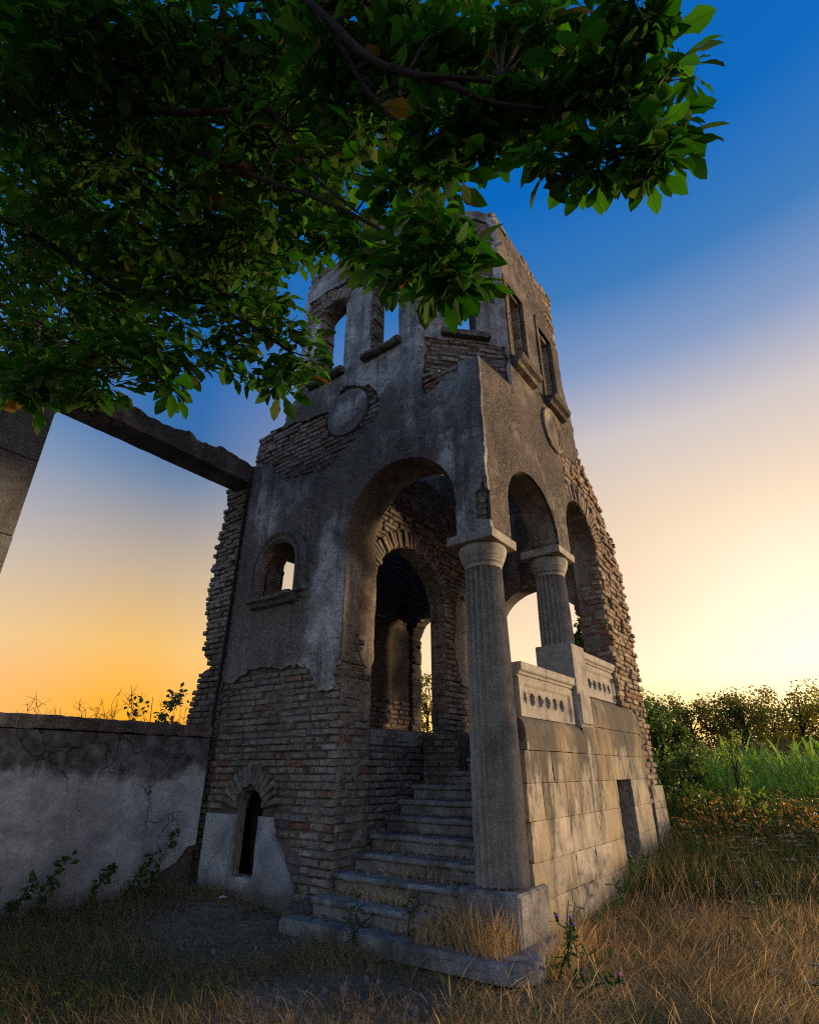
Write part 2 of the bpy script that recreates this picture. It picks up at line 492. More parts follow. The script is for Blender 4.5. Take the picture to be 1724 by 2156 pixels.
M = {}
M['plaster'] = mat_plaster('grey_plaster', lichen=.57)
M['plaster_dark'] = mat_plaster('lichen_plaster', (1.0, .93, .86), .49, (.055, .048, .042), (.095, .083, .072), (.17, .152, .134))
M['plaster_in'] = mat_plaster('inner_plaster', (1.0, .92, .82), .62, (.16, .145, .125), (.26, .235, .2), (.36, .33, .28))
M['cracked'] = mat_cracked('wall_render')
BR = [(0, (.25, .205, .155)), (.2, (.215, .18, .145)), (.36, (.29, .24, .18)), (.5, (.19, .168, .145)), (.64, (.24, .185, .135)), (.78, (.29, .255, .205)), (.955, (.25, .125, .08))]
M['brick'] = mat_brick('old_brick', BR, .6)
M['brick_warm'] = mat_brick('weathered_brick', [(0, (.30, .22, .14)), (.25, (.25, .18, .12)), (.45, (.34, .26, .17)), (.65, (.23, .15, .095)), (.88, (.27, .12, .07)), (.93, (.36, .29, .2))], .45)
M['mortar'] = mat_plaster('old_mortar', (.8, .76, .72), .6, (.08, .072, .064), (.13, .118, .105), (.19, .172, .152))
M['column'] = mat_speckle('artificial_stone', (.35, .315, .26), (.20, .18, .15), (.50, .46, .39), 150, (.13, .115, .10), (.55, .72))
M['pillar'] = mat_speckle('pillar_stone', (.165, .16, .155), (.06, .058, .055), (.33, .32, .31), 120)
M['concrete'] = mat_speckle('worn_concrete', (.225, .218, .205), (.11, .105, .10), (.34, .33, .315), 90, (.07, .06, .052), (.46, .6))
M['beam'] = mat_plaster('beam_concrete', (.95, .88, .8), .55, (.08, .075, .07), (.15, .138, .125), (.27, .25, .22))
M['stone'] = mat_stone('podium_stone')
b = NB('rusted_iron'); M['rust_iron'] = b.fin(b.ramp(b.noise(30, 4, .7), [(.4, (.018, .015, .013)), (.65, (.045, .03, .022))]), .8)
b = NB('black_hollow'); M['hollow'] = b.fin((.02, .018, .016), 1.0)


# ------------------------------------------------------------------ small solids
def box_mesh(name, x0, x1, y0, y1, z0, z1, mats, bev=.006, jit=0.0, seed=0):
    """a chamfered box (24 vertices)"""
    r = np.random.default_rng(seed)
    c = np.array([(x0 + x1) / 2, (y0 + y1) / 2, (z0 + z1) / 2]); s = np.array([x1 - x0, y1 - y0, z1 - z0]) / 2
    bev = min(bev, .4 * s.min())
    V = []; ix = {}
    for ax in range(3):
        for sa in (-1, 1):
            for sb in (-1, 1):
                for sc_ in (-1, 1):
                    sg = [0, 0, 0]; o = [k for k in range(3) if k != ax]
                    sg[ax], sg[o[0]], sg[o[1]] = sa, sb, sc_
                    p = s * sg; p[o[0]] -= bev * sb; p[o[1]] -= bev * sc_
                    ix[(ax, *sg)] = len(V); V.append(p + c)
    V = np.array(V) + (r.normal(0, jit, (24, 3)) if jit else 0)
    fs = []
    def q(a): fs.append(a)
    for ax in range(3):
        o = [k for k in range(3) if k != ax]
        for sa in (-1, 1):
            def g(b_, c_):
                sg = [0, 0, 0]; sg[ax], sg[o[0]], sg[o[1]] = sa, b_, c_; return ix[(ax, *sg)]
            q([g(-1, -1), g(1, -1), g(1, 1), g(-1, 1)])
    for a_ in range(3):
        for b_ in range(a_ + 1, 3):
            k = 3 - a_ - b_
            for s1 in (-1, 1):
                for s2 in (-1, 1):
                    def g(ax, t):
                        sg = [0, 0, 0]; sg[a_], sg[b_], sg[k] = s1, s2, t; return ix[(ax, *sg)]
                    q([g(a_, -1), g(a_, 1), g(b_, 1), g(b_, -1)])
    tr = []
    for sx in (-1, 1):
        for sy in (-1, 1):
            for sz in (-1, 1): tr.append([ix[(k, sx, sy, sz)] for k in range(3)])
    me = mesh_np(name, V, np.array(fs), np.array(tr), mats)
    fix_normals(me)
    return me


def fix_normals(me):
    import bmesh
    bm = bmesh.new(); bm.from_mesh(me); bmesh.ops.recalc_face_normals(bm, faces=bm.faces); bm.to_mesh(me); bm.free()


def box(name, x0, x1, y0, y1, z0, z1, m, parent=None, bev=.008, jit=0.0, seed=0):
    return link(name, box_mesh(name, x0, x1, y0, y1, z0, z1, [m], bev, jit, seed), parent)


def rough_bar(name, p0, p1, w, hgt, m, parent=None, res=.06, amp=.02, top=0.0, seed=0, axis='Y'):
    """a bar along Y from p0 to p1 (x = left side, z = bottom) with worn, lumpy faces; top adds broken crests"""
    n = max(2, int((p1[1] - p0[1]) / res)); prof = []
    na, nb = max(1, int(w / res)), max(1, int(hgt / res))
    for i in range(na): prof.append((i / na, 0))
    for i in range(nb): prof.append((1, i / nb))
    for i in range(na): prof.append((1 - i / na, 1))
    for i in range(nb): prof.append((0, 1 - i / nb))
    prof = np.array(prof); k = len(prof)
    y = np.linspace(p0[1], p1[1], n + 1)
    X = p0[0] + prof[None, :, 0] * w + 0 * y[:, None]; Y = y[:, None] + 0 * X; Z = p0[2] + prof[None, :, 1] * hgt + 0 * X
    nn = [fbm(X * 5, Y * 5, Z * 5, 4, seed + 9 * q) * amp * 2 for q in range(3)]
    X = X + nn[0]; Z = Z + nn[2] + (prof[None, :, 1] > .6) * top * (fbm(X * 3, Y * 4, 0, 4, seed + 77) * 2)
    V = np.stack([X, Y, Z], -1).reshape(-1, 3)
    q = []
    for i in range(n):
        for j in range(k): q.append((i * k + j, i * k + (j + 1) % k, (i + 1) * k + (j + 1) % k, (i + 1) * k + j))
    nv = len(V); V = np.concatenate([V, V[:k].mean(0)[None], V[-k:].mean(0)[None]])
    t = [(nv, (j + 1) % k, j) for j in range(k)] + [(nv + 1, n * k + j, n * k + (j + 1) % k) for j in range(k)]
    me = mesh_np(name, V, q, t, [m]); fix_normals(me)
    return link(name, me, parent)


def extrude_x(name, prof, x0, x1, m, parent=None, n=1, amp=0.0, seed=0, axis='x'):
    """closed profile of (y,z) run along x (or of (x,z) run along y)"""
    prof = np.array(prof, float); k = len(prof)
    xs = np.linspace(x0, x1, n + 1); V = []
    for x in xs:
        if axis == 'x': V.append(np.column_stack([np.full(k, x), prof[:, 0], prof[:, 1]]))
        else: V.append(np.column_stack([prof[:, 0], np.full(k, x), prof[:, 1]]))
    V = np.concatenate(V)
    if amp:
        V[:, 1] += fbm(V[:, 0] * 6, V[:, 2] * 9, V[:, 1] * 6, 4, seed) * amp * 2
        V[:, 2] += fbm(V[:, 0] * 6, V[:, 1] * 9, V[:, 2] * 6, 4, seed + 5) * amp * 2
        if axis != 'x': V[:, 0] += fbm(V[:, 2] * 6, V[:, 1] * 6, 3, 4, seed + 8) * amp * 2
    q = [(i * k + j, i * k + (j + 1) % k, (i + 1) * k + (j + 1) % k, (i + 1) * k + j) for i in range(n) for j in range(k)]
    nv = len(V); V = np.concatenate([V, V[:k].mean(0)[None], V[n * k:n * k + k].mean(0)[None]])
    t = [(nv, (j + 1) % k, j) for j in range(k)] + [(nv + 1, n * k + j, n * k + (j + 1) % k) for j in range(k)]
    me = mesh_np(name, V, q, t, [m]); fix_normals(me)
    return link(name, me, parent)


def lathe(name, cx, cy, prof, m, parent=None, n=48, flutes=0, smooth=True):
    """prof: (z, r, flute depth)"""
    prof = np.array([(p[0], p[1], p[2] if len(p) > 2 else 0) for p in prof], float)
    a = np.linspace(0, 2 * PI, n, endpoint=False)
    if flutes:
        ph = (a * flutes / (2 * PI)) % 1.0
        fl = np.sqrt(np.clip(1 - ((ph - .5) / .455) ** 2, 0, 1))
    else: fl = 0 * a
    r = prof[:, 1][:, None] - prof[:, 2][:, None] * fl[None, :]
    V = np.stack([cx + r * np.cos(a), cy + r * np.sin(a), prof[:, 0][:, None] + 0 * r], -1).reshape(-1, 3)
    k = len(prof)
    q = [(i * n + j, i * n + (j + 1) % n, (i + 1) * n + (j + 1) % n, (i + 1) * n + j) for i in range(k - 1) for j in range(n)]
    nv = len(V); V = np.concatenate([V, [[cx, cy, prof[0, 0]], [cx, cy, prof[-1, 0]]]])
    t = [(nv, (j + 1) % n, j) for j in range(n)] + [(nv + 1, (k - 1) * n + j, (k - 1) * n + (j + 1) % n) for j in range(n)]
    me = mesh_np(name, V, q, t, [m], smooth=smooth and not flutes); fix_normals(me)
    return link(name, me, parent)


def tube_np(pts, rad, n=6):
    pts = np.array(pts, float); k = len(pts); rad = np.broadcast_to(np.array(rad, float), (k,))
    V = []
    for i in range(k):
        d = pts[min(i + 1, k - 1)] - pts[max(i - 1, 0)]; d /= np.linalg.norm(d) + 1e-9
        up = np.array([0, 0, 1.]) if abs(d[2]) < .9 else np.array([1., 0, 0])
        s = np.cross(d, up); s /= np.linalg.norm(s); t = np.cross(s, d)
        a = np.arange(n) * 2 * PI / n
        V.append(pts[i] + rad[i] * (np.cos(a)[:, None] * s + np.sin(a)[:, None] * t))
    q = [(i * n + j, i * n + (j + 1) % n, (i + 1) * n + (j + 1) % n, (i + 1) * n + j) for i in range(k - 1) for j in range(n)]
    return np.concatenate(V), np.array(q)


def join_np(parts):
    V, Q, o = [], [], 0
    for v, q in parts: V.append(v); Q.append(np.asarray(q) + o); o += len(v)
    return np.concatenate(V), np.concatenate(Q)


def smooth_path(pts, n=5):
    P = np.array(pts, float); out = []
    for i in range(len(P) - 1):
        p0, p1, p2, p3 = P[max(i - 1, 0)], P[i], P[i + 1], P[min(i + 2, len(P) - 1)]
        for t in np.arange(n) / n:
            out.append(.5 * ((2 * p1) + (-p0 + p2) * t + (2 * p0 - 5 * p1 + 4 * p2 - p3) * t ** 2 + (-p0 + 3 * p1 - 3 * p2 + p3) * t ** 3))
    out.append(P[-1]); return np.array(out)


# ================================================================== GROUND
BARE = [(-3.45, 2.95), (-3.15, 3.5), (-2.6, 3.66), (-2.2, 3.3), (-2.6, 2.65), (-3.0, 2.6)]


def gz(x, y):
    z = .05 * fbm(np.asarray(x) * .6, np.asarray(y) * .6, 0, 3, 50) * 2 + .015 * fbm(np.asarray(x) * 4, np.asarray(y) * 4, 0, 3, 60)
    # soil banked against the left wall, the niche and the podium
    z = z + .13 * np.exp(-np.clip(np.asarray(x) + 6.1, 0, 9) / .5) * (np.asarray(y) < 4.3)
    z = z + .10 * np.exp(-(((np.asarray(x) + 5.2) / .9) ** 2 + ((np.asarray(y) - 4.2) / .6) ** 2))
    z = z + .09 * np.exp(-np.clip(np.asarray(x) + 2.2, 0, 9) / .5) * np.clip((np.asarray(y) - 4.6) / .6, 0, 1)
    return z


def build_ground():
    m = NB('dry_soil')
    c = m.ramp(m.mth('ADD', m.mth('MULTIPLY', m.noise(1.3, 5, .6), .5), m.mth('MULTIPLY', m.noise(14, 5, .7), .5)),
               [(.40, (.09, .072, .053)), (.5, (.16, .13, .095)), (.60, (.26, .21, .15))])
    g = m.ramp(m.noise(90, 3, .7), [(.3, .7), (.7, 1.3)])
    c = m.mix(1.0, c, g, 'MULTIPLY')
    sp = m.vor(60, 'F1'); c = m.mix(m.ramp(sp, [(.06, .7), (.12, 0.0)]), c, (.32, .30, .27))
    mt = m.fin(c, 1.0, m.bump(m.mth('ADD', m.noise(25, 6, .7), m.mth('MULTIPLY', m.noise(90, 3, .6), .4)), .9, .03))
    a = np.concatenate([-np.geomspace(900, 9, 20), np.linspace(-8, 4, 120), np.geomspace(5, 900, 22)])
    b_ = np.concatenate([-np.geomspace(900, 2, 14), np.linspace(-1.5, 10, 110), np.geomspace(11, 1500, 24)])
    X, Y = np.meshgrid(a, b_, indexing='ij'); Z = gz(X, Y)
    V = np.stack([X, Y, Z], -1).reshape(-1, 3); nb = len(b_)
    i, j = np.meshgrid(np.arange(len(a) - 1), np.arange(nb - 1), indexing='ij')
    q = np.stack([i * nb + j, (i + 1) * nb + j, (i + 1) * nb + j + 1, i * nb + j + 1], -1).reshape(-1, 4)
    o = link('ground', mesh_np('ground', V, q, mats=[mt], smooth=True))
    set_props(o, kind='structure')


build_ground()

# ================================================================== TOWER
TW = thing('ruined_tower', (-4.1, 6.2, 0), 'roofless ruined brick tower with peeling plaster, arched porch and octagonal top storey', 'tower')
FF = Frame((0, 4.27, 0), (1, 0, 0)); FR = Frame((-2.2, 0, 0), (0, 1, 0)); FC = Frame((-3.0, 4.27, 0), (.8, .85, 0))
rg = lambda u, v, a, s: a * fbm(np.asarray(u) * 2.2, np.asarray(v) * 2.2, 0, 4, s) * 2
cs = lambda v, s, a=.05: a * (_h(np.floor(np.asarray(v) / .0715).astype(np.int64), 3, 7, s) - .5) * 2   # one random step per course

# ---- front wall
POLY_F = [(-6.06, -.2), (-6.06, 5.86), (-5.75, 5.9), (-5.5, 5.88), (-5.42, 6.05), (-5.27, 6.25), (-5.25, 8.72), (-4.95, 8.8), (-4.5, 8.7), (-3.9, 8.85), (-3.4, 8.75), (-3.0, 8.72), (-3.0, 5.57), (-2.236, 5.47), (-2.236, -.2)]
W1 = (-4.86, -4.33); W2 = (-3.84, -3.34)


def seg_win(u, v, x0, x1, zb, zs, rise):
    w = (x1 - x0) / 2; rad = (w * w + rise * rise) / (2 * rise)
    return np.maximum(sbox(u, v, x0, x1, zb, zs + rise), np.where(np.asarray(v) < zs, -9, scirc(u, v, (x0 + x1) / 2, zs + rise - rad, rad)))


def open_f(u, v):
    o = sarch(u, v, -4.08, -2.58, -1, 3.75)
    o = np.minimum(o, sbox(u, v, -2.62, -2.0, -1, 3.35))
    o = np.minimum(o, seg_win(u, v, W1[0], W1[1], 6.38, 7.68, .12))
    o = np.minimum(o, seg_win(u, v, W2[0], W2[1], 6.42, 7.55, .12))
    o = np.minimum(o, sarch(u, v, -5.53, -4.87, 3.2, 3.58))
    o = np.minimum(o, sarch(u, v, -5.52, -5.11, .27, .86))
    return o


def wall_f(u, v):
    e = np.where(np.asarray(v) > 5.75, cs(v, 3, .035) + rg(u, v, .03, 8), 0)
    return np.maximum(spoly(u, v, POLY_F) + e, -open_f(u, v))


A1 = [(-6.2, 6.0), (-5.9, 5.88), (-5.44, 5.82), (-4.55, 5.7), (-4.4, 5.3), (-3.94, 5.1), (-3.99, 5.03), (-4.24, 4.93), (-4.55, 4.76), (-5.05, 4.84), (-5.57, 5.02), (-5.65, 5.29), (-6.2, 5.29)]
A2 = [(-4.4, 5.3), (-3.94, 5.05), (-3.69, 5.25), (-3.63, 5.5), (-3.84, 5.82), (-4.1, 5.97), (-4.35, 5.95)]
ZL = ([-6.2, -5.83, -5.6, -5.3, -4.85, -4.54, -4.38, -4.16, -4.13, -4.0, 0], [2.27, 2.22, 2.33, 2.35, 2.32, 2.25, 2.04, 2.04, 2.25, 2.25, 2.25])


def bare_f(u, v):
    s = np.minimum(spoly(u, v, A1), spoly(u, v, A2))
    s = np.minimum(s, sbox(u, v, -3.0, -2.45, 5.30 + .06 * np.sin(np.asarray(u) * 9), 6))
    s = np.minimum(s, sbox(u, v, -5.18, -4.28, 7.60, 8.12))
    s = np.minimum(s, sbox(u, v, -5.3, -2.9, 8.55, 9))
    s = np.minimum(s, spoly(u, v, [(-2.36, 3.48), (-2.2, 3.46), (-2.2, 3.74), (-2.26, 3.86), (-2.34, 3.74)]))
    s = np.minimum(s, sbox(u, v, -4.9, -4.78, 6.5, 7.6))
    n = .05 * fbm(np.asarray(u) * 4, np.asarray(v) * 4, 0, 4, 21) * 2 + .022 * fbm(np.asarray(u) * 17, np.asarray(v) * 17, 0, 3, 22) * 2
    s = np.minimum(s, np.asarray(v) - np.interp(u, *ZL))
    return s + n


def plas_f(u, v):
    W = np.maximum(spoly(u, v, [(p[0] + (.036 if p[0] > -2.3 else 0), p[1]) for p in POLY_F]) + np.where(np.asarray(v) > 5.75, cs(v, 3, .03) + rg(u, v, .04, 8), 0), -open_f(u, v))
    W = np.maximum(W, np.asarray(u) + 2.2 + .022 * np.clip(fbm(np.asarray(v) * 5, 2, 0, 4, 91) * 2 + .05, 0, 1) + .008 * fbm(np.asarray(v) * 25, 0, 0, 2, 9))
    return np.maximum(W, -bare_f(u, v))


hpl = lambda amp, s: (lambda u, v: amp * fbm(u * 1.7, v * 1.7, 0, 3, s) * 2 + amp * .8 * fbm(u * 9, v * 9, 0, 3, s + 4) - .004)
fw = sheet('front_wall', FF, (-6.08, -2.2, -.2, 8.9), .035, wall_f, lambda u, v: -.046 + .012 * fbm(u * 12, v * 12, 0, 2, 3), lambda u, v: np.where((u < -4.95) & (u > -5.75) & (v < 1.25) & (v > .2), -.15, np.where((v > 5.7) | ((u < -4.68) & (v > 2.9) & (v < 4.2)), -.30, -.52)), [M['mortar'], M['plaster_in']], TW, 1)
sheet('plaster', FF, (-6.08, -2.18, 1.9, 8.9), .024, plas_f, hpl(.014, 31), -.06, [M['plaster']], fw)
zoneF = lambda u, v: np.maximum(-plas_f(u, v) + .012, -.5)
inF = lambda u, v: np.maximum(wall_f(u, v) - .004, np.maximum(-plas_f(u, v) + .012, scirc(u, v, -4.2, 5.56, .37) * -1))
pan = lambda u, v: -np.minimum(sbox(u, v, -6.05, -4.92, -1, .84), spoly(u, v, [(-5.2, .84), (-4.92, .84), (-4.86, .66), (-4.72, .52), (-4.6, .35), (-4.5, .2), (-5.2, .1)]))
NV = lambda u, v: -(scirc(u, v, -5.32, .88, .44))
lay(FF, (-6.04, -4.08, .02, 2.5), lambda u, v: np.maximum(np.maximum(inF(u, v), pan(u, v)), np.where(np.asarray(v) > .86, NV(u, v), -1)), fw, seed=1)
lay(FF, (-6.05, -2.24, 4.6, 6.1), inF, fw, seed=2)
lay(FF, (-5.3, -2.9, 6.2, 8.95), inF, fw, seed=3, big=False)
lay(FF, (-2.6, -2.24, 3.36, 4.1), inF, fw, seed=4)
radial(FF, -5.315, .86, .235, .46, R(8), R(172), 14, fw, h=.004, D=.2, big='v')
radial(FF, -4.595, 7.30, .50, .68, R(58), R(122), 9, fw, h=-.004)
# niche surround in smooth render, two leaves beside the opening
ns = lambda u, v: np.maximum(np.maximum(np.minimum(sbox(u, v, -6.0, -4.92, -.1, .82), spoly(u, v, [(-5.2, .82), (-4.93, .82), (-4.88, .66), (-4.74, .52), (-4.62, .35), (-4.53, .2), (-4.5, -.1), (-5.2, -.1)])), -sarch(u, v, -5.52, -5.11, .27, .86)) + .02 * fbm(u * 7, v * 7, 0, 3, 5), -np.minimum(np.abs(np.asarray(v) - .24) - .006, np.minimum(np.maximum(np.abs(np.asarray(u) + 4.86) - .006, np.asarray(v) - .52), np.maximum(np.abs(np.asarray(v) - .52) - .006, -5.1 - np.asarray(u)))))
o = sheet('niche_surround', FF, (-6.02, -4.4, -.1, .86), .02, ns, lambda u, v: .012 + .006 * fbm(u * 5, v * 5, 0, 3, 12), -.05, [M['cracked']], fw)
# arched window: moulded surround and broken sill
sur = lambda u, v: np.maximum(sarch(u, v, -5.70, -4.70, 3.2, 3.58), -sarch(u, v, -5.525, -4.875, 3.1, 3.58)) + .012 * fbm(u * 9, v * 9, 0, 3, 9)
sheet('window_surround', FF, (-5.72, -4.66, 3.18, 4.14), .014, sur, lambda u, v: .035 + .055 * np.abs(np.sin(np.clip(sarch(u, v, -5.53, -4.87, 3.1, 3.58) / .17, 0, 1) * PI * 2.0)) + .006 * fbm(u * 14, v * 14, 0, 2, 3), -.04, [M['plaster']], fw)
extrude_x('window_sill', [(4.28, 3.07), (4.2, 3.09), (4.18, 3.13), (4.13, 3.15), (4.13, 3.19), (4.28, 3.2), (4.6, 3.2), (4.6, 3.07)], -5.64, -4.84, M['plaster'], fw, 34, .03, 4)
for (a, c) in (W1, W2):
    extrude_x('window_sill', [(4.28, 6.24), (4.22, 6.25), (4.19, 6.28), (4.19, 6.33), (4.5, 6.36), (4.5, 6.24)], a - .1, c + .05, M['plaster_dark'], fw, 24, .03, int(abs(a * 10)))
md = sheet('medallion', FF, (-4.6, -3.8, 5.1, 5.95), .018, lambda u, v: scirc(u, v, -4.2, 5.56, .35) + .012 * fbm(u * 8, v * 8, 0, 3, 2), lambda u, v: -.004 + .014 * fbm(u * 4, v * 4, 0, 4, 6), -.06, [M['plaster']], fw)
md['label'] = 'blank round plaster medallion set in bare brick'
# reveals of the front openings
FJ = Frame((-4.083, 0, 0), (0, 1, 0))
lay(FJ, (4.285, 4.8, .0, 2.6), lambda u, v: np.maximum(sbox(u, v, 4.285, 4.8, 0, 2.55 + .15 * np.sin(np.asarray(u) * 17)), -np.inf), fw, h=.017, seed=6, Ls=(.25, .12))
lay(Frame((W1[0] - .002, 0, 0), (0, 1, 0)), (4.29, 4.56, 6.4, 7.66), lambda u, v: sbox(u, v, 4.29, 4.56, 6.4, 7.68), fw, h=.012, hj=.012, seed=7, big=False)
lay(Frame((W2[0] - .002, 0, 0), (0, 1, 0)), (4.29, 4.56, 6.42, 7.53), lambda u, v: sbox(u, v, 4.29, 4.56, 6.42, 7.55), fw, h=.012, hj=.012, seed=8, big=False)
sheet('arch_plaster', FJ, (4.275, 4.82, 2.3, 3.76), .03, lambda u, v: np.maximum(sbox(u, v, 4.28, 4.81, 2.4 + .12 * np.sin(np.asarray(u) * 13), 3.74) + .03 * fbm(u * 6, v * 6, 0, 3, 4), -1), lambda u, v: .022 + .01 * fbm(u * 7, v * 7, 0, 4, 8), -.01, [M['plaster_in']], fw)

# ---- broken wall stub left of the tower face
FS = Frame((0, 4.33, 0), (1, 0, 0))
ST_Z = [1.5, 1.85, 2.17, 2.45, 2.46, 2.6, 2.63, 2.77, 3.16, 3.44, 3.71, 4.0, 4.3, 4.57, 5.12, 5.2]
ST_X = [-6.9, -6.86, -6.79, -6.73, -6.56, -6.58, -6.74, -6.76, -6.80, -6.82, -6.8, -6.83, -6.79, -6.74, -6.76, -6.74]
stubS = lambda u, v: np.maximum(np.maximum(np.interp(v, ST_Z, ST_X) + .035 + cs(v, 19, .03) + rg(0, v, .05, 3) - u, u + 6.0), np.maximum(-.1 - v, v - 5.12))
sw = sheet('wall_stub', FS, (-7.0, -6.0, -.1, 5.2), .03, stubS, lambda u, v: -.04 - .26 * (np.abs(u + 6.1) < .05), -.42, [M['mortar'], M['mortar']], TW, 1)
lay(FS, (-6.93, -6.155, .4, 5.1), lambda u, v: np.maximum(np.interp(v, ST_Z, ST_X) - .0 + cs(v, 19, .035) + rg(0, v, .05, 3) - u, u + 6.155), sw, h=-.005, hj=.012, seed=9, big=True, D=.2)

dp = link('drainpipe', mesh_np('drainpipe', *tube_np([(-6.135, 4.25, 1.3), (-6.115, 4.262, 3.0), (-6.105, 4.262, 4.2), (-6.10, 4.26, 5.12)], .024, 8), mats=[M['rust_iron']], smooth=True), TW)
for z in (1.9, 3.55, 4.7): link('bracket', mesh_np('bracket', *tube_np([(-6.17, 4.27, z), (-6.12, 4.225, z + .004), (-6.06, 4.26, z)], .012, 6), mats=[M['rust_iron']]), dp)

# ---- right wall over the porch arches and the ragged pier behind
POLY_R = [(4.312, 3.3), (4.312, 5.46), (5.12, 5.58), (5.13, 8.74), (5.6, 8.8), (6.3, 8.83), (6.8, 8.74), (7.16, 8.78), (7.13, 6.9), (7.36, 6.3), (7.46, 5.66), (7.8, 5.36), (8.13, 5.08), (8.45, 4.62), (8.72, 4.12), (8.72, -.2), (4.312, -.2)]
RW = ((5.27, 5.75), (6.31, 6.76))


def open_r(u, v):
    o = sarch(u, v, 4.73, 6.07, 1, 3.75)
    o = np.minimum(o, sarch(u, v, 6.42, 7.58, 1, 4.12))
    o = np.minimum(o, sbox(u, v, 4.0, 4.75, -1, 3.35)); o = np.minimum(o, sbox(u, v, 6.0, 6.45, -1, 3.75)); o = np.minimum(o, sbox(u, v, 4.0, 7.58, -1, 3.0)); o = np.minimum(o, sbox(u, v, 4.0, 8.2, -1, 2.0))
    for a, c in RW: o = np.minimum(o, sbox(u, v, a, c, 6.22, 7.5))
    return o


def wall_r(u, v):
    e = np.where((np.asarray(v) > 8.5) | (np.asarray(u) > 7.3), cs(v, 23, .05) + rg(u, v, .10, 18), 0)
    return np.maximum(spoly(u, v, POLY_R) + e, -open_r(u, v))


RB = [(6.62, 5.34), (7.1, 5.42), (7.5, 5.8), (9.2, 5.4), (9.2, -.5), (7.0, -.5), (7.4, 4.2), (7.0, 4.8), (6.72, 4.66), (6.58, 4.75)]


def bare_r(u, v):
    s = spoly(u, v, RB)
    s = np.minimum(s, sbox(u, v, 4, 7.3, 8.60, 9))
    s = np.minimum(s, sbox(u, v, 6.75, 7.3, 7.6, 8.9))
    return s + .05 * fbm(np.asarray(u) * 4, np.asarray(v) * 4, 0, 4, 41) * 2


plas_r = lambda u, v: np.maximum(np.maximum(wall_r(u, v), -bare_r(u, v)), 4.312 - np.asarray(u) + .022 * np.clip(fbm(np.asarray(v) * 5, 7, 0, 4, 91) * 2 + .05, 0, 1))
rw = sheet('side_wall', FR, (4.3, 8.95, -.2, 8.95), .035, wall_r, lambda u, v: -.036 + .008 * fbm(u * 12, v * 12, 0, 2, 5), -.38, [M['mortar'], M['plaster_in']], TW, 1)
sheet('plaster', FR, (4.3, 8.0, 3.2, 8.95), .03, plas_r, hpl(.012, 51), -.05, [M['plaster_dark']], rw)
inR = lambda u, v: np.maximum(wall_r(u, v) - .03, -plas_r(u, v) + .012)
lay(FR, (6.4, 8.9, .9, 5.9), lambda u, v: np.maximum(inR(u, v), -scirc(u, v, 7.0, 4.12, .86) + np.where(np.asarray(u) > 7.5, 9 * (4.0 > np.asarray(v)), 0) * -1), rw, h=-.008, hj=.016, seed=11)
lay(FR, (5.1, 7.2, 8.5, 8.9), inR, rw, seed=12, big=False)
lay(FR, (6.7, 7.2, 7.5, 8.6), inR, rw, seed=12, big=False)
radial(FR, 7.0, 4.12, .59, .86, R(-8), R(118), 26, rw, h=-.004, D=.2)
FJ2 = Frame((0, 7.582, 0), (1, 0, 0))
lay(FJ2, (-2.57, -2.235, 2.0, 4.1), lambda u, v: sbox(u, v, -2.57, -2.235, 2.0, 3.75 + .2 * np.sin(np.asarray(u) * 11)), rw, h=.012, hj=.01, seed=13)
FJ3 = Frame((0, 6.072, 0), (1, 0, 0))
lay(FJ3, (-2.57, -2.235, 3.78, 4.02), lambda u, v: sbox(u, v, -2.57, -2.235, 3.77, 4.0), rw, h=.012, hj=.008, seed=14)
for k, (a, c) in enumerate(RW):
    lay(Frame((0, c + .002, 0), (1, 0, 0)), (-2.56, -2.235, 6.24, 7.48), lambda u, v: sbox(u, v, -2.56, -2.235, 6.23, 7.49), rw, h=.012, hj=.01, seed=15, big=False)
    fr_ = lambda u, v: np.maximum(sarch(u, v, a - .09, c + .09, 6.1, 7.52) if k else sbox(u, v, a - .09, c + .09, 6.1, 7.62), -sbox(u, v, a - .002, c + .002, 6, 7.5))
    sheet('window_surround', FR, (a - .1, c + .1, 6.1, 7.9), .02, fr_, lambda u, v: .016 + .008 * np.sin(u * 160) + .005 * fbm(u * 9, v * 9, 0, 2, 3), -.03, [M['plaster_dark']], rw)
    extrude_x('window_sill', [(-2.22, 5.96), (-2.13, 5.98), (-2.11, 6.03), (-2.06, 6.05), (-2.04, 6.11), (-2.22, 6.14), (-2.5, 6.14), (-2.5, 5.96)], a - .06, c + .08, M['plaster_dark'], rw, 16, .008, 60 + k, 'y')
    box('lintel', -2.3, -2.235, a - .02, c + .02, 7.47, 7.53, M['brick_warm'], rw, .006)
# right medallion with a worn relief figure
mr = sheet('medallion', FR, (5.95, 6.75, 5.2, 5.95), .014, lambda u, v: scirc(u, v, 6.35, 5.57, .34),
           lambda u, v: .03 * (np.abs(np.hypot(u - 6.35, v - 5.57) - .31) < .03) + .02 * (np.abs(np.hypot(u - 6.35, v - 5.57) - .25) < .018)
           + .035 * np.exp(-(((u - 6.33) / .07) ** 2 + ((v - 5.66) / .075) ** 2)) + .03 * np.exp(-(((u - 6.36) / .09) ** 2 + ((v - 5.48) / .14) ** 2)) + .012 * fbm(u * 14, v * 14, 0, 3, 3) + .004, -.03, [M['plaster_in']], rw)
mr['label'] = 'round medallion with moulded rim and a worn relief figure'

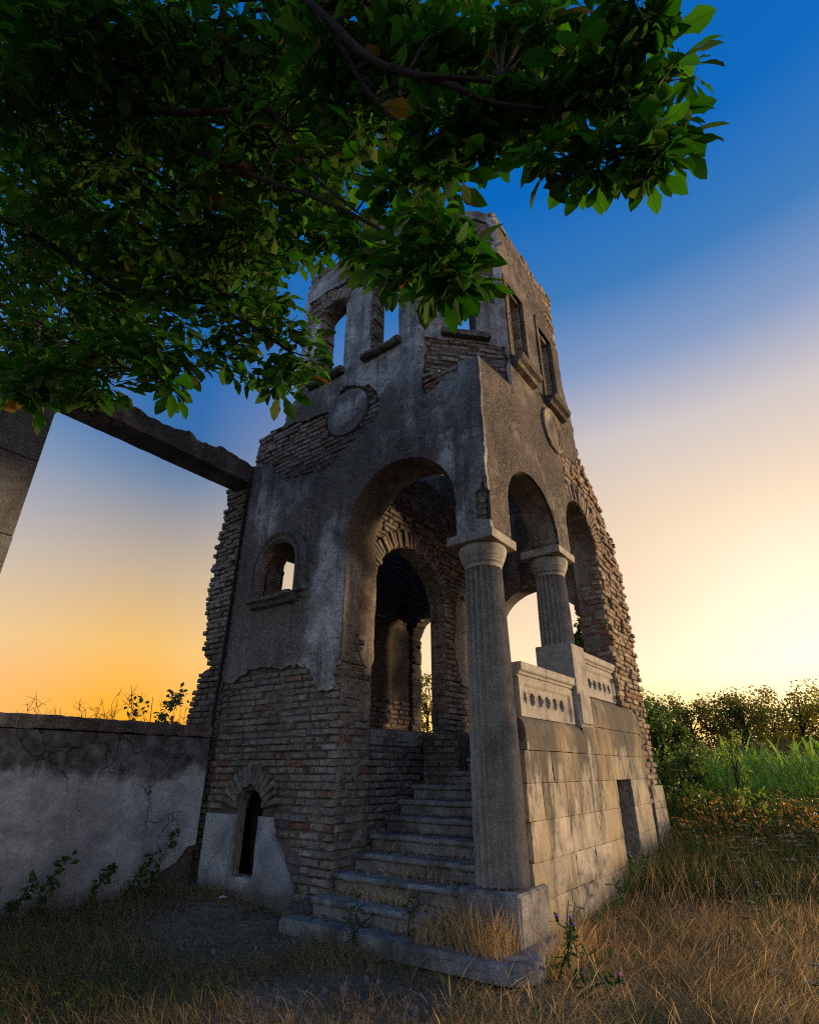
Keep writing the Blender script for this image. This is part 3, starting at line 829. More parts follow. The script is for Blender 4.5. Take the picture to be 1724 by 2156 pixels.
# ---- chamfered corner of the octagon
POLY_C = [(0.0, 5.45), (1.168, 5.45), (1.168, 8.76), (.9, 8.8), (.6, 8.72), (.3, 8.74), (0, 8.68)]
open_c = lambda u, v: seg_win(u, v, .35, .76, 6.33, 7.75, .1)
wall_c = lambda u, v: np.maximum(spoly(u, v, POLY_C) + np.where(np.asarray(v) > 8.5, cs(v, 29, .03) + rg(u, v, .04, 28), 0), -open_c(u, v))
bare_c = lambda u, v: np.minimum(np.minimum(sbox(u, v, .06, 1.13, 5.3, 6.22), sbox(u, v, .83, 1.05, 6.95, 8.6)), sbox(u, v, .2, 1.1, 8.12, 8.58)) + .05 * fbm(np.asarray(u) * 5, np.asarray(v) * 5, 0, 3, 61) * 2
plas_c = lambda u, v: np.maximum(wall_c(u, v), -bare_c(u, v))
cw = sheet('chamfer_wall', FC, (0, 1.17, 5.4, 8.9), .035, wall_c, lambda u, v: -.036 + .008 * fbm(u * 12, v * 12, 0, 2, 7), -.3, [M['mortar'], M['plaster_dark']], TW, 1)
sheet('plaster', FC, (0, 1.17, 5.4, 8.9), .03, plas_c, hpl(.012, 71), -.05, [M['plaster']], cw)
inC = lambda u, v: np.maximum(wall_c(u, v) - .005, -plas_c(u, v) + .012)
lay(FC, (0, 1.168, 5.45, 6.35), inC, cw, seed=21)
lay(FC, (0, 1.168, 6.8, 8.8), lambda u, v: np.maximum(inC(u, v), -np.maximum(scirc(u, v, .56, 7.6, .92), -scirc(u, v, .56, 7.6, .62))), cw, seed=22)
radial(FC, .56, 7.6, .64, .90, R(38), R(142), 18, cw, h=-.006)
sl = rough_bar('window_sill', (0, .28, 0), (0, .92, 0), .10, .09, M['plaster_dark'], None, .03, .012, .03, 5)
sl.data.transform(Matrix(((FC.N[0], FC.U[0], 0, FC.O[0] - .02 * FC.N[0]), (FC.N[1], FC.U[1], 0, FC.O[1] - .02 * FC.N[1]), (0, 0, 1, 6.25), (0, 0, 0, 1))))
sl.parent = cw
# broken top of the square corner in front of the chamfer
def corner_cap():
    P = [(-2.98, 4.32), (-2.25, 4.32), (-2.25, 5.08)]
    V = [(x, y, 5.36) for x, y in P] + [(-2.98, 4.32, 5.53), (-2.25, 4.32, 5.46), (-2.25, 5.08, 5.55)]
    me = mesh_np('corner_cap', V, [(0, 1, 4, 3), (1, 2, 5, 4), (2, 0, 3, 5)], [(0, 2, 1), (3, 4, 5)], [M['mortar']]); fix_normals(me)
    link('corner_cap', me, TW)
corner_cap()

# ---- the other, plain sides of the octagon and the outer walls
FL_ = Frame((-5.76, 0, 0), (0, 1, 0))   # inner face of the left wall
lop = lambda u, v: np.minimum(sbox(u, v, 4.80, 5.6, 3.49, 4.09) + .03 * fbm(u * 6, v * 6, 0, 3, 3), np.minimum(sbox(u, v, 5.3, 5.75, 6.4, 7.5), sbox(u, v, 6.4, 6.85, 6.4, 7.5)))
lw_ = sheet('left_wall', FL_, (4.58, 8.1, -.2, 8.7), .06, lambda u, v: np.maximum(spoly(u, v, [(4.59, -.2), (8.1, -.2), (8.1, 5.7), (7.15, 5.8), (7.15, 7.6), (6.3, 7.4), (5.12, 7.5), (5.12, 5.85), (4.59, 5.85)]) + rg(u, v, .04, 9), -lop(u, v)), lambda u, v: .01 * fbm(u * 8, v * 8, 0, 3, 3), -.29, [M['mortar'], M['mortar']], TW, 1)
lay(FL_, (4.7, 7.8, 1.66, 5.7), lambda u, v: np.maximum(np.maximum(-lop(u, v), sbox(u, v, 4.7, 7.78, 1.66, 5.6)), -(sbox(u, v, 6.3, 7.8, 2.25, 3.6) + .1 * fbm(np.asarray(u) * 4, np.asarray(v) * 4, 0, 4, 3) * 2)), lw_, h=.02, hj=.01, seed=33, big=False)
FB = Frame((0, 7.78, 0), (1, 0, 0))
bop = lambda u, v: np.minimum(np.minimum(sarch(u, v, -4.09, -2.65, 1.66, 3.15) + .025 * fbm(u * 8, v * 8, 0, 3, 3) + (np.asarray(u) > -2.9) * cs(v, 31, .03), sarch(u, v, -5.72, -4.93, 1.66, 3.33) + cs(v, 33, .02)),
                              np.minimum(sbox(u, v, -5.14, -4.55, 6.45, 7.5), sbox(u, v, -3.75, -3.2, 6.45, 7.5)))
bw = sheet('back_wall', FB, (-6.06, -2.58, -.2, 8.4), .045, lambda u, v: np.maximum(spoly(u, v, [(-6.06, -.2), (-2.58, -.2), (-2.58, 5.4), (-3.05, 5.5), (-3.05, 8.2), (-5.2, 8.3), (-5.2, 5.6), (-6.06, 5.6)]) + cs(v, 37, .03), -bop(u, v)), lambda u, v: -.03 + .01 * fbm(u * 8, v * 8, 0, 3, 3), -.3, [M['mortar'], M['brick']], TW, 1)
bpl = lambda u, v: np.maximum(np.maximum(spoly(u, v, [(-4.1, 2.0), (-2.62, 2.0), (-2.62, 5.2), (-4.08, 5.2)]), -bop(u, v)), -sbox(u, v, -3.55, -3.1, 3.8, 4.3)) + .03 * fbm(u * 5, v * 5, 0, 3, 8)
sheet('plaster', FB, (-4.1, -2.6, 1.9, 5.3), .04, bpl, hpl(.01, 81), -.04, [M['plaster_in']], bw)
lay(FB, (-6.0, -2.6, 1.66, 8.2), lambda u, v: np.maximum(np.maximum(-bop(u, v), -bpl(u, v)), spoly(u, v, [(-6.06, -.2), (-2.6, -.2), (-2.6, 5.4), (-3.05, 5.5), (-3.05, 8.2), (-5.2, 8.3), (-5.2, 5.6), (-6.06, 5.6)])), bw, seed=31, big=False)
lay(Frame((-5.722, 0, 0), (0, 1, 0)), (7.8, 8.06, 1.7, 3.3), lambda u, v: sbox(u, v, 7.8, 8.06, 1.7, 3.4), bw, h=.012, hj=.012, seed=32, big=False)
for a, c, nm in (((-6.05, 5.1), (-5.25, 4.3), 'a'), ((-2.25, 7.2), (-3.0, 8.05), 'b'), ((-5.25, 8.05), (-6.05, 7.2), 'c')):
    Fx = Frame((a[0], a[1], 0), (c[0] - a[0], c[1] - a[1], 0)); ln = math.hypot(c[0] - a[0], c[1] - a[1])
    zb = 5.6 if nm != 'b' else 4.9; zt = {'a': 7.7, 'b': 8.6, 'c': 7.4}[nm]
    o = sheet('chamfer_wall', Fx, (0, ln, zb, 8.7), .06, lambda u, v: np.maximum(sbox(u, v, 0, ln, zb, zt) + .04 * fbm(u * 4, v * 4, 0, 3, 3), -sbox(u, v, .35, .75, 6.4, 7.5)), lambda u, v: .01 * fbm(u * 8, v * 8, 0, 3, 3), -.3, [M['plaster'], M['mortar']], TW, 1)

# ---- porch wall with the inner arch
FP = Frame((-4.1, 0, 0), (0, 1, 0))
pop = lambda u, v: np.minimum(sarch(u, v, 4.86, 6.40, 1.68, 3.23), sbox(u, v, 5.8, 8.0, 1.4, 1.66))
pws = lambda u, v: np.maximum(spoly(u, v, [(4.83, -.1), (7.76, -.1), (7.76, 5.1), (6.8, 5.24), (6.2, 5.18), (5.6, 5.26), (4.83, 5.2)]) + cs(v, 41, .02) * (np.asarray(v) > 5), -pop(u, v))
pw = sheet('porch_wall', FP, (4.82, 7.8, -.1, 5.3), .04, pws, lambda u, v: -.034 + .01 * fbm(u * 9, v * 9, 0, 3, 3), -.26, [M['mortar'], M['brick']], TW, 1)
ppl = lambda u, v: np.maximum(spoly(u, v, [(6.72, 2.3), (7.4, 2.3), (7.4, 3.6), (6.75, 3.55), (6.62, 2.9)]) + .06 * fbm(u * 4, v * 4, 0, 4, 6) * 2, -pop(u, v))
sheet('plaster', FP, (6.4, 7.6, 2.1, 3.8), .03, ppl, hpl(.014, 91), -.04, [M['plaster_in']], pw)
ring = lambda u, v: np.where(np.asarray(v) > 3.23, -np.maximum(scirc(u, v, 5.63, 3.23, 1.01), .0 - 9), -9)
lay(FP, (4.84, 7.74, 0.1, 5.2), lambda u, v: np.maximum(np.maximum(pws(u, v), -ppl(u, v) + .01), ring(u, v)), pw, h=-.006, hj=.012, seed=41)
radial(FP, 5.63, 3.23, .775, 1.0, 0, PI, 40, pw, h=0, D=.24)
lay(Frame((0, 6.402, 0), (1, 0, 0)), (-4.34, -4.12, 1.7, 3.25), lambda u, v: sbox(u, v, -4.345, -4.115, 1.68, 3.3), pw, h=.012, hj=.01, seed=42)
radial(Frame((0, 6.40, 0), (1, 0, 0)), -4.22, 3.0, .3, .31, 0, .1, 1, pw)
ewl = Frame((0, 5.79, 0), (1, 0, 0))
ew = sheet('landing_wall', ewl, (-4.1, -3.58, .3, 1.67), .04, lambda u, v: sbox(u, v, -4.1, -3.6, .3, 1.66), lambda u, v: -.03 + 0 * u, -.3, [M['mortar']], TW)
lay(ewl, (-4.09, -3.6, 1.2, 1.65), lambda u, v: sbox(u, v, -4.09, -3.6, 1.2, 1.66), ew, h=-.006, seed=43)
box('floor', -5.9, -4.11, 4.85, 7.75, 1.5, 1.66, M['concrete'], TW)
box('floor', -4.1, -2.55, 6.46, 7.76, 1.48, 1.655, M['concrete'], TW)

# ---- podium with stone blocks
PO = box('podium', -2.58, -2.25, 4.73, 6.93, -.1, 1.66, M['mortar'], TW, .01)
box('podium_core', -2.58, -2.25, 6.07, 8.3, 1.155, 1.98, M['mortar'], PO, .01)
box('podium_core', -2.58, -2.25, 7.47, 8.2, -.1, 1.153, M['mortar'], PO, .01)
box('recess_back', -2.7, -2.5, 6.92, 7.48, -.1, 1.16, M['plaster_in'], PO, .004)
box('recess_jamb', -2.49, -2.255, 7.462, 7.469, -.1, 1.15, M['plaster_in'], PO, .001)
JO = 0.004
COURSES = [(1.41, 1.69, [6.07, 6.48, 6.96, 7.48, 7.98, 8.27]), (1.155, 1.41, [4.62, 5.18, 5.69, 6.22, 6.69, 7.25, 7.71, 8.25]),
           (.875, 1.155, [4.6, 4.91, 5.41, 5.95, 6.45, 6.94]), (.59, .875, [4.62, 5.16, 5.69, 6.22, 6.93]), (.33, .59, [4.60, 5.0, 5.5, 6.0, 6.5, 6.92]), (-.05, .33, [4.64, 5.3, 5.8, 6.4, 6.93]),
           (.875, 1.155, [7.47, 7.97, 8.2]), (.59, .875, [7.47, 7.73, 8.2]), (.33, .59, [7.47, 7.9, 8.2]), (-.05, .33, [7.47, 7.8, 8.2]),
           (.80, 1.07, [8.34, 8.66, 8.92]), (.5, .80, [8.34, 8.55, 8.93]), (.22, .5, [8.34, 8.7, 8.95]), (-.05, .22, [8.34, 8.6, 8.96])]


def stone_block(y0, y1, z0, z1, seed):
    r = np.random.default_rng(seed)
    ny, nz = max(3, int((y1 - y0) / .05)), max(3, int((z1 - z0) / .05))
    Fk = FR
    off = r.normal(0, .0022)
    def hh(u, v):
        d = np.maximum(-sbox(u, v, y0 + JO, y1 - JO, z0 + JO, z1 - JO), 0)
        chip = fbm(u * 11, v * 11, seed, 3, 5)
        return off + .006 * fbm(u * 5, v * 5, 0, 4, 4) - .005 * np.exp(-d / .006) - .03 * np.clip(chip - .22 + .2 * np.exp(-d / .03), 0, 1)
    return sheet('stone_block', Fk, (y0 + JO, y1 - JO, z0 + JO, z1 - JO), .022, lambda u, v: sbox(u, v, y0 + JO, y1 - JO, z0 + JO, z1 - JO) - .002 + .004 * fbm(u * 20, v * 20, seed, 2, 4), hh, -.12, [M['stone']], PO)


sd = 0
for z0, z1, js in COURSES:
    for a, c in zip(js[:-1], js[1:]): stone_block(a, c, z0, z1, sd); sd += 1
# rounded shoulder stones under the balustrade
sh = lambda z0, z1: [(-2.45, z0)] + [(-2.2 - .11 * (1 - math.cos(t)), z0 + (z1 - z0) * (.45 + .55 * math.sin(t))) for t in np.linspace(0, PI / 2, 7)] + [(-2.45, z1 + .004)]
def shoulder(ys, z0, z1, seed):
    for i, (a, c) in enumerate(zip(ys[:-1], ys[1:])):
        pr = [(-2.45, z0 + JO), (-2.2, z0 + JO)] + sh(z0, z1)[1:]
        extrude_x('shoulder_stone', pr, a + JO, c - JO, M['stone'], PO, 10, .006, seed + i, 'y')
shoulder([4.66, 4.92, 5.40, 5.96, 6.068], 1.41, 1.70, 10)
shoulder([6.07, 6.58, 7.21, 7.76, 8.27], 1.69, 2.04, 20)
bx = box('buttress_core', -2.58, -2.24, 8.3, 8.9, -.1, 1.04, M['mortar'], PO, .02)
lay(FR, (8.27, 8.85, 1.09, 2.1), lambda u, v: sbox(u, v, 8.29, 8.80 + cs(v, 51, .05), 1.08, 2.1), rw, h=-.03, hj=.02, seed=51)

# ---- columns
def column(cx, cy, z0, rb, rt, ztop, plinth, seed):
    c = thing('column', (cx, cy, z0), None, None); del_ = c
    c.parent = TW; c.matrix_parent_inverse = world_of(TW).inverted()
    H = ztop - z0; pr = []
    zs = np.linspace(0, 1, 26)
    zc = ztop - .10 - .19          # shaft top
    for t in zs:
        z = z0 + t * (zc - z0); r = rb + (rt - rb) * (t ** 2.0)
        f = r * .28
        e = min((z - z0) / .02 if z0 > 1 else 1e9, (zc - .035 - z) / .03)
        pr.append((z, r, f if e > 1 else 0.0))
    zt = zc - .035
    pr = [p for p in pr if p[0] < zt - .04]
    rr = lambda z: rb + (rt - rb) * (((z - z0) / (zc - z0)) ** 2.0)
    pr += [(zt - .035, rr(zt), rr(zt) * .28), (zt - .012, rr(zt), rr(zt) * .20), (zt - .003, rr(zt), rr(zt) * .02), (zt, rr(zt), 0), (zc, rt, 0)]
    if z0 < 1: pr = [(z0 - .0, rb * 1.0, rb * .28)] + pr[1:]
    if z0 < 1:  # joint between two drums
        zj = 1.62; rj = rr(zj); pr += []
        i = next(k for k, p in enumerate(pr) if p[0] > zj)
        pr[i:i] = [(zj - .006, rj, rj * .28), (zj - .003, rj - .006, rj * .28), (zj + .003, rj - .006, rj * .28), (zj + .006, rj, rj * .28)]
    lathe('shaft', cx, cy, pr, M['column'], c, 240, 20)
    cap = [(zc, rt * 1.0), (zc + .012, rt * 1.02), (zc + .016, rt * 1.09), (zc + .028, rt * 1.10), (zc + .032, rt * 1.06), (zc + .042, rt * 1.14), (zc + .052, rt * 1.15), (zc + .056, rt * 1.10), (zc + .066, rt * 1.2), (zc + .08, rt * 1.22),
           (zc + .11, rt * 1.275), (zc + .145, rt * 1.32), (zc + .17, rt * 1.30), (zc + .19, rt * 1.22)]
    lathe('capital', cx, cy, cap, M['column'], c, 64)
    ab = .255
    box('abacus', cx - ab, cx + ab, cy - ab, cy + ab, ztop - .098, ztop, M['column'], c, .008, .002, seed)
    if plinth: box('plinth', cx - .265, cx + .265, cy - .265, cy + .265, .09, z0, M['concrete'], c, .025, .006, seed)
    return c


column(-2.42, 4.49, .45, .214, .180, 3.345, True, 1)
column(-2.44, 6.25, 2.56, .194, .178, 3.74, False, 2)
pd = box('pedestal', -2.64, -2.205, 6.04, 6.42, 1.66, 2.56, M['column'], TW, .01, .002, 3)
box('pedestal_base', -2.66, -2.19, 6.055, 6.405, 1.70, 2.02, M['column'], pd, .02, .003, 4)

# ---- balustrade panels with round holes
def balustrade(y0, y1, z0, z1, holes, hz, cap_top, seed):
    Fb = Frame((-2.275, 0, 0), (0, 1, 0))
    b_ = sheet('balustrade', Fb, (y0, y1, z0, z1), .012, lambda u, v: np.maximum(sbox(u, v, y0, y1, z0, z1), -np.min([scirc(u, v, c, hz, .057) for c in holes], 0)),
               lambda u, v: .022 * (sbox(u, v, y0 + .1, y1 - .1, z0 + .02, z1 - .06) > 0) + .012 * (np.min([np.abs(scirc(u, v, c, hz, .066)) for c in holes], 0) < .007) + .002 * fbm(u * 30, v * 30, 0, 2, 3), -.07, [M['column']], TW)
    pr = [(-2.42, z1 + .0), (-2.262, z1 + .0), (-2.262, z1 + .018), (-2.245, z1 + .022), (-2.24, z1 + .045), (-2.222, z1 + .055), (-2.215, z1 + .065), (-2.215, cap_top), (-2.42, cap_top)]
    extrude_x('coping', pr, y0 - .004, y1 + .004, M['column'], b_, 30, .004, seed, 'y')
    return b_


balustrade(4.72, 6.035, 1.69, 2.035, [4.84 + .177 * i for i in range(6)], 1.855, 2.165, 3)
balustrade(6.425, 7.62, 2.03, 2.39, [6.67 + .175 * i for i in range(5)], 2.19, 2.52, 8)

# ---- individual bricks (300 that show largest), the rest one mesh
def finish_bricks():
    Cc = np.array([0, 0, 1.25]); Zc = np.array(camo.matrix_basis.to_3x3().col[2]); sc_ = []
    for b_ in LOOSE:
        F, u, v, L, H, ang, h, D, par, big = b_
        P = F.P(u, v, h); d = Cc - P; r = np.linalg.norm(d)
        sc_.append(L * H * max(np.dot(d, F.N), 0) / r ** 3 * (1 if big else .0) * (100 if big == 'v' else 1))
    order = np.argsort(-np.array(sc_)); single = set(order[:300].tolist())
    tmpl = {}
    V, Q, o = [], [], 0; mi = []
    for i, b_ in enumerate(LOOSE):
        F, u, v, L, H, ang, h, D, par, big = b_
        warm = F in (FR, FJ2, FJ3)
        if i in single:
            j = i % 10; key = (j, D, warm)
            if key not in tmpl:
                T = B_T[j].copy(); z = np.where(T[:, 2] > -.5, T[:, 2] * .11, -D); T[:, 2] = z
                me = mesh_np('brick', T, B_Q, mats=[M['brick_warm' if warm else 'brick']]); tmpl[key] = me
            ob = bpy.data.objects.new('voussoir' if big == 'v' else 'brick', tmpl[key]); COL.objects.link(ob)
            ob.parent = par
            ob.matrix_parent_inverse = world_of(par).inverted()
            ob.matrix_basis = F.M() @ Matrix.Translation((u, v, h)) @ Matrix.Rotation(ang, 4, 'Z') @ Matrix.Diagonal((L, H, 1, 1))
        else:
            vv = brick_verts(b_, i % 10); V.append(vv); Q.append(np.array(B_Q) + o); o += 12; mi += [1 if warm else 0] * 9
    me = mesh_np('bricks', np.concatenate(V), np.concatenate(Q), mats=[M['brick'], M['brick_warm']], mi=mi)
    ob = link('bricks', me, TW); ob['kind'] = 'stuff'
    print('bricks', len(LOOSE))


finish_bricks()

# ================================================================== STAIRS
ST = thing('stone_staircase', (-3.3, 4.6, 0), 'worn stone steps climbing between the brick pier and the fluted column', 'stairs')
NOSE = [(.27, 4.05), (.41, 4.31), (.55, 4.56), (.69, 4.80), (.83, 5.04), (.97, 5.27), (1.11, 5.50), (1.245, 5.73), (1.385, 5.97), (1.52, 6.21), (1.655, 6.45)]
for i, (z, y) in enumerate(NOSE):
    x0 = -4.03 if i > 1 else -4.05
    x1 = -2.70 if y < 4.78 else -2.59
    if i >= 8: x0 = -3.59
    t = .05
    nose = [(y + .03 - t * .5 * math.cos(a) - .022, z - t * .5 + t * .5 * math.sin(a)) for a in np.linspace(-PI / 2, PI / 2, 7)]
    pr = [(y + .33, z - .001)] + nose[::-1] + [(y + .022, z - t - .004), (y + .03, z - .14 - (.0 if i else .05)), (y + .33, z - .16)]
    extrude_x('step', pr, x0, x1, M['concrete'], ST, 60, .011, 70 + i)
# bottom slab with a rounded end under the column plinth
def slab():
    pts = [(-4.24, 4.3), (-4.22, 3.86), (-3.4, 3.87), (-2.7, 3.86), (-2.3, 3.86)]
    pts += [(-2.2 + .24 * math.sin(a), 4.10 - .24 * math.cos(a)) for a in np.linspace(.1, PI * .62, 9)]
    pts += [(-2.05, 4.35), (-2.1, 4.8), (-3, 4.6)]
    pts = np.array(pts); n = len(pts); c = pts.mean(0)
    lv = [(.0, .02), (0, .08), (.0, .105), (.012, .122), (.04, .13)]
    V = []
    for ins, z in lv:
        q = pts + (c - pts) / np.linalg.norm(c - pts, axis=1)[:, None] * ins
        V.append(np.column_stack([q, np.full(n, z)]))
    V = np.concatenate(V); V[:, 2] += .006 * fbm(V[:, 0] * 6, V[:, 1] * 6, 0, 3, 5)
    k = len(lv)
    qd = [(i * n + j, i * n + (j + 1) % n, (i + 1) * n + (j + 1) % n, (i + 1) * n + j) for i in range(k - 1) for j in range(n)]
    V = np.concatenate([V, [[c[0], c[1], .13]]])
    t = [((k - 1) * n + j, (k - 1) * n + (j + 1) % n, k * n) for j in range(n)]
    me = mesh_np('base_slab', V, qd, t, [M['concrete']]); fix_normals(me); link('base_slab', me, ST)
slab()
rough_bar('cheek_wall', (-4.34, 4.0, -.05), (-4.06, 4.27, 0), .27, .25, M['mortar'], ST, .04, .05, .15, 12)

# ================================================================== LEFT WALL, PILLAR, BEAM
GW = thing('garden_wall', (-6.25, 2.5, 0), 'low cracked rendered wall with stone coping running up to the left side of the tower', 'wall')
FG = Frame((-6.1, 0, 0), (0, 1, 0))
dmg = [(4.4, .52), (4.14, .5), (4.03, .36), (3.85, .28), (3.75, .1), (4.4, -.2)]
sheet('wall_core', FG, (-2, 4.26, -.1, 1.6), .08, lambda u, v: sbox(u, v, -2, 4.25, -.1, 1.6), lambda u, v: -.04 + .02 * fbm(u * 6, v * 6, 0, 3, 3), -.3, [M['mortar']], GW)
gsd = lambda u, v: np.maximum(np.maximum(sbox(u, v, -2, 4.245, -.1, 1.6), -(spoly(u, v, dmg) + .03 * fbm(u * 9, v * 9, 0, 3, 4))), -np.maximum(np.minimum(np.abs(v - 1.10), np.abs(v - .62) + .002 + np.where(u < 2.6, 1, 0)) - .004 + .01 * np.abs(fbm(u * 3, v * 3, 0, 3, 8)), -9))
sheet('render_coat', FG, (1.5, 4.25, -.1, 1.61), .022, gsd, lambda u, v: .012 * fbm(u * 2, v * 2, 0, 4, 14) * 2 - .02 * (scirc(u, v, 2.72, 1.38, .075) < 0) + .014 * (np.abs(scirc(u, v, 2.72, 1.38, .085)) < .02) + .006 * fbm(u * 12, v * 12, 0, 3, 3), -.045, [M['cracked']], GW)
ys = [-2.0, -.6, .6, 1.66, 2.3, 2.98, 3.62, 4.24]
for i, (a, c) in enumerate(zip(ys[:-1], ys[1:])):
    extrude_x('coping_stone', [(-6.42, 1.612), (-6.085, 1.612), (-6.082, 1.64), (-6.087, 1.66), (-6.083, 1.71), (-6.10, 1.735), (-6.26, 1.738), (-6.42, 1.735)], a + .002, c - .002, M['beam'], GW, 22, .018, 30 + i, 'y')
PL = thing('gate_pillar', (-6.36, 1.37, 0), 'tall square grey stone pillar under the end of the beam at the left edge', 'pillar')
zz = [0, .9, 1.75, 2.55, 3.35, 4.2, 5.085]
for i, (a, c) in enumerate(zip(zz[:-1], zz[1:])): box('pillar_stone', -6.62, -6.1, 1.1, 1.65, a + .003, c - .003, M['pillar'], PL, .008, .002, i)
BM = thing('concrete_beam', (-6.3, 2.9, 5.1), 'broken concrete beam spanning from the grey pillar to the tower wall', 'beam')
rough_bar('beam_body', (-6.52, 1.1, 5.10), (-6.1, 4.62, 5.10), .42, .16, M['beam'], BM, .035, .014, 0, 3)
rough_bar('broken_crest', (-6.50, 1.12, 5.245), (-6.12, 4.55, 5.245), .37, .17, M['beam'], BM, .03, .04, .13, 9)


# ================================================================== FOLIAGE TOOLS
def rot_from(nrm, roll):
    """(N,3) normals -> (N,3,3) bases with z = normal and a random roll"""
    z = nrm / np.linalg.norm(nrm, axis=1)[:, None]
    a = np.where(np.abs(z[:, 2:3]) < .9, [[0, 0, 1.]], [[1., 0, 0]])
    x = np.cross(a, z); x /= np.linalg.norm(x, axis=1)[:, None]; y = np.cross(z, x)
    c, s = np.cos(roll)[:, None], np.sin(roll)[:, None]
    return np.stack([x * c + y * s, -x * s + y * c, z], 2)


def scatter(T, Tq, pos, basis, size, uvT=None):
    N_, k = len(pos), len(T)
    V = pos[:, None, :] + np.einsum('nij,kj->nki', basis, T) * np.asarray(size).reshape(-1, 1, 1)
    Q = (np.asarray(Tq)[None] + (np.arange(N_) * k)[:, None, None]).reshape(-1, np.asarray(Tq).shape[1])
    uv = None if uvT is None else np.tile(uvT, (N_, 1))
    return V.reshape(-1, 3), Q, uv


def mat_leaf(name, stops, tstops, tfac=.4, veins=False, rough=.45, spec=.3):
    b = NB(name); r = b.rand()
    c = b.ramp(r, stops); t = b.ramp(r, tstops)
    if veins:
        uv = b.N.new('ShaderNodeUVMap'); sp = b.N.new('ShaderNodeSeparateXYZ'); b.L.new(uv.outputs[0], sp.inputs[0])
        ab = b.mth('ABSOLUTE', sp.outputs[1])
        w = b.mth('SINE', b.mth('MULTIPLY', b.mth('SUBTRACT', b.mth('MULTIPLY', sp.outputs[0], 15.0), b.mth('MULTIPLY', ab, 3.2)), 2 * PI))
        st = b.ramp(w, [(.6, 1.0), (.97, .8)])
        mr_ = b.ramp(ab, [(.02, .6), (.06, 1.0)])
        st = b.mix(1.0, st, mr_, 'MULTIPLY')
        bl = b.ramp(b.noise(14, 3, .6), [(.66, 0.0), (.74, .75)])
        c = b.mix(bl, c, (.11, .07, .02)); t = b.mix(bl, t, (.2, .11, .02))
        t = b.mix(1.0, t, st, 'MULTIPLY'); c = b.mix(.5, c, b.mix(1.0, c, st, 'MULTIPLY'))
        return b.leafy(c, t, tfac, rough, spec, b.bump(w, .35, .004))
    return b.leafy(c, t, tfac, rough, spec)


def palm_leaf(nleaf, stn, seed):
    r = np.random.default_rng(seed); V, Q, UV = [], [], []; o = 0
    angs = np.linspace(-2.35, 2.35, nleaf) + r.normal(0, .06, nleaf)
    for a in angs:
        Ln = (1.0 - .32 * (abs(a) / 2.25) ** 1.5) * r.uniform(.88, 1.08); W = Ln * r.uniform(.175, .215)
        droop = r.uniform(.1, .8); cup = r.uniform(.05, .3); tw = r.normal(0, .25)
        t = np.linspace(0, 1, stn)
        w = W * np.clip(np.sin(PI * np.clip(t, 0, 1) ** 2.15), 0, 1) ** 1.15
        w[0] = .006; w[-1] = .004
        ser = 1 + .09 * np.where(np.arange(stn) % 2, 1, -1) * (t > .3); w = w * ser
        for k in range(stn):
            lx = .03 + t[k] * Ln; z = -droop * t[k] ** 2 * Ln * .7
            for s in (-1, 0, 1):
                yy = s * w[k]; zz_ = z + abs(s) * w[k] * cup * 1.4 + s * w[k] * tw + (r.normal(0, .008) if s else 0)
                V.append((lx * math.cos(a) - yy * math.sin(a), lx * math.sin(a) + yy * math.cos(a), zz_)); UV.append((t[k], s * 1.0))
        for k in range(stn - 1):
            for s in (0, 1):
                p = o + k * 3 + s; Q.append((p, p + 1, p + 4, p + 3))
        o += stn * 3
    pv, pq = tube_np([(0, 0, 0), (-.02, 0, .06), (-.12, .0, .30)], [.010, .009, .009], 3)     # petiole rising to the twig
    V = np.concatenate([np.array(V), pv]); Q = np.concatenate([np.array(Q), pq + o]); UV = np.concatenate([np.array(UV), np.full((len(pv), 2), .5)])
    return V, Q, UV


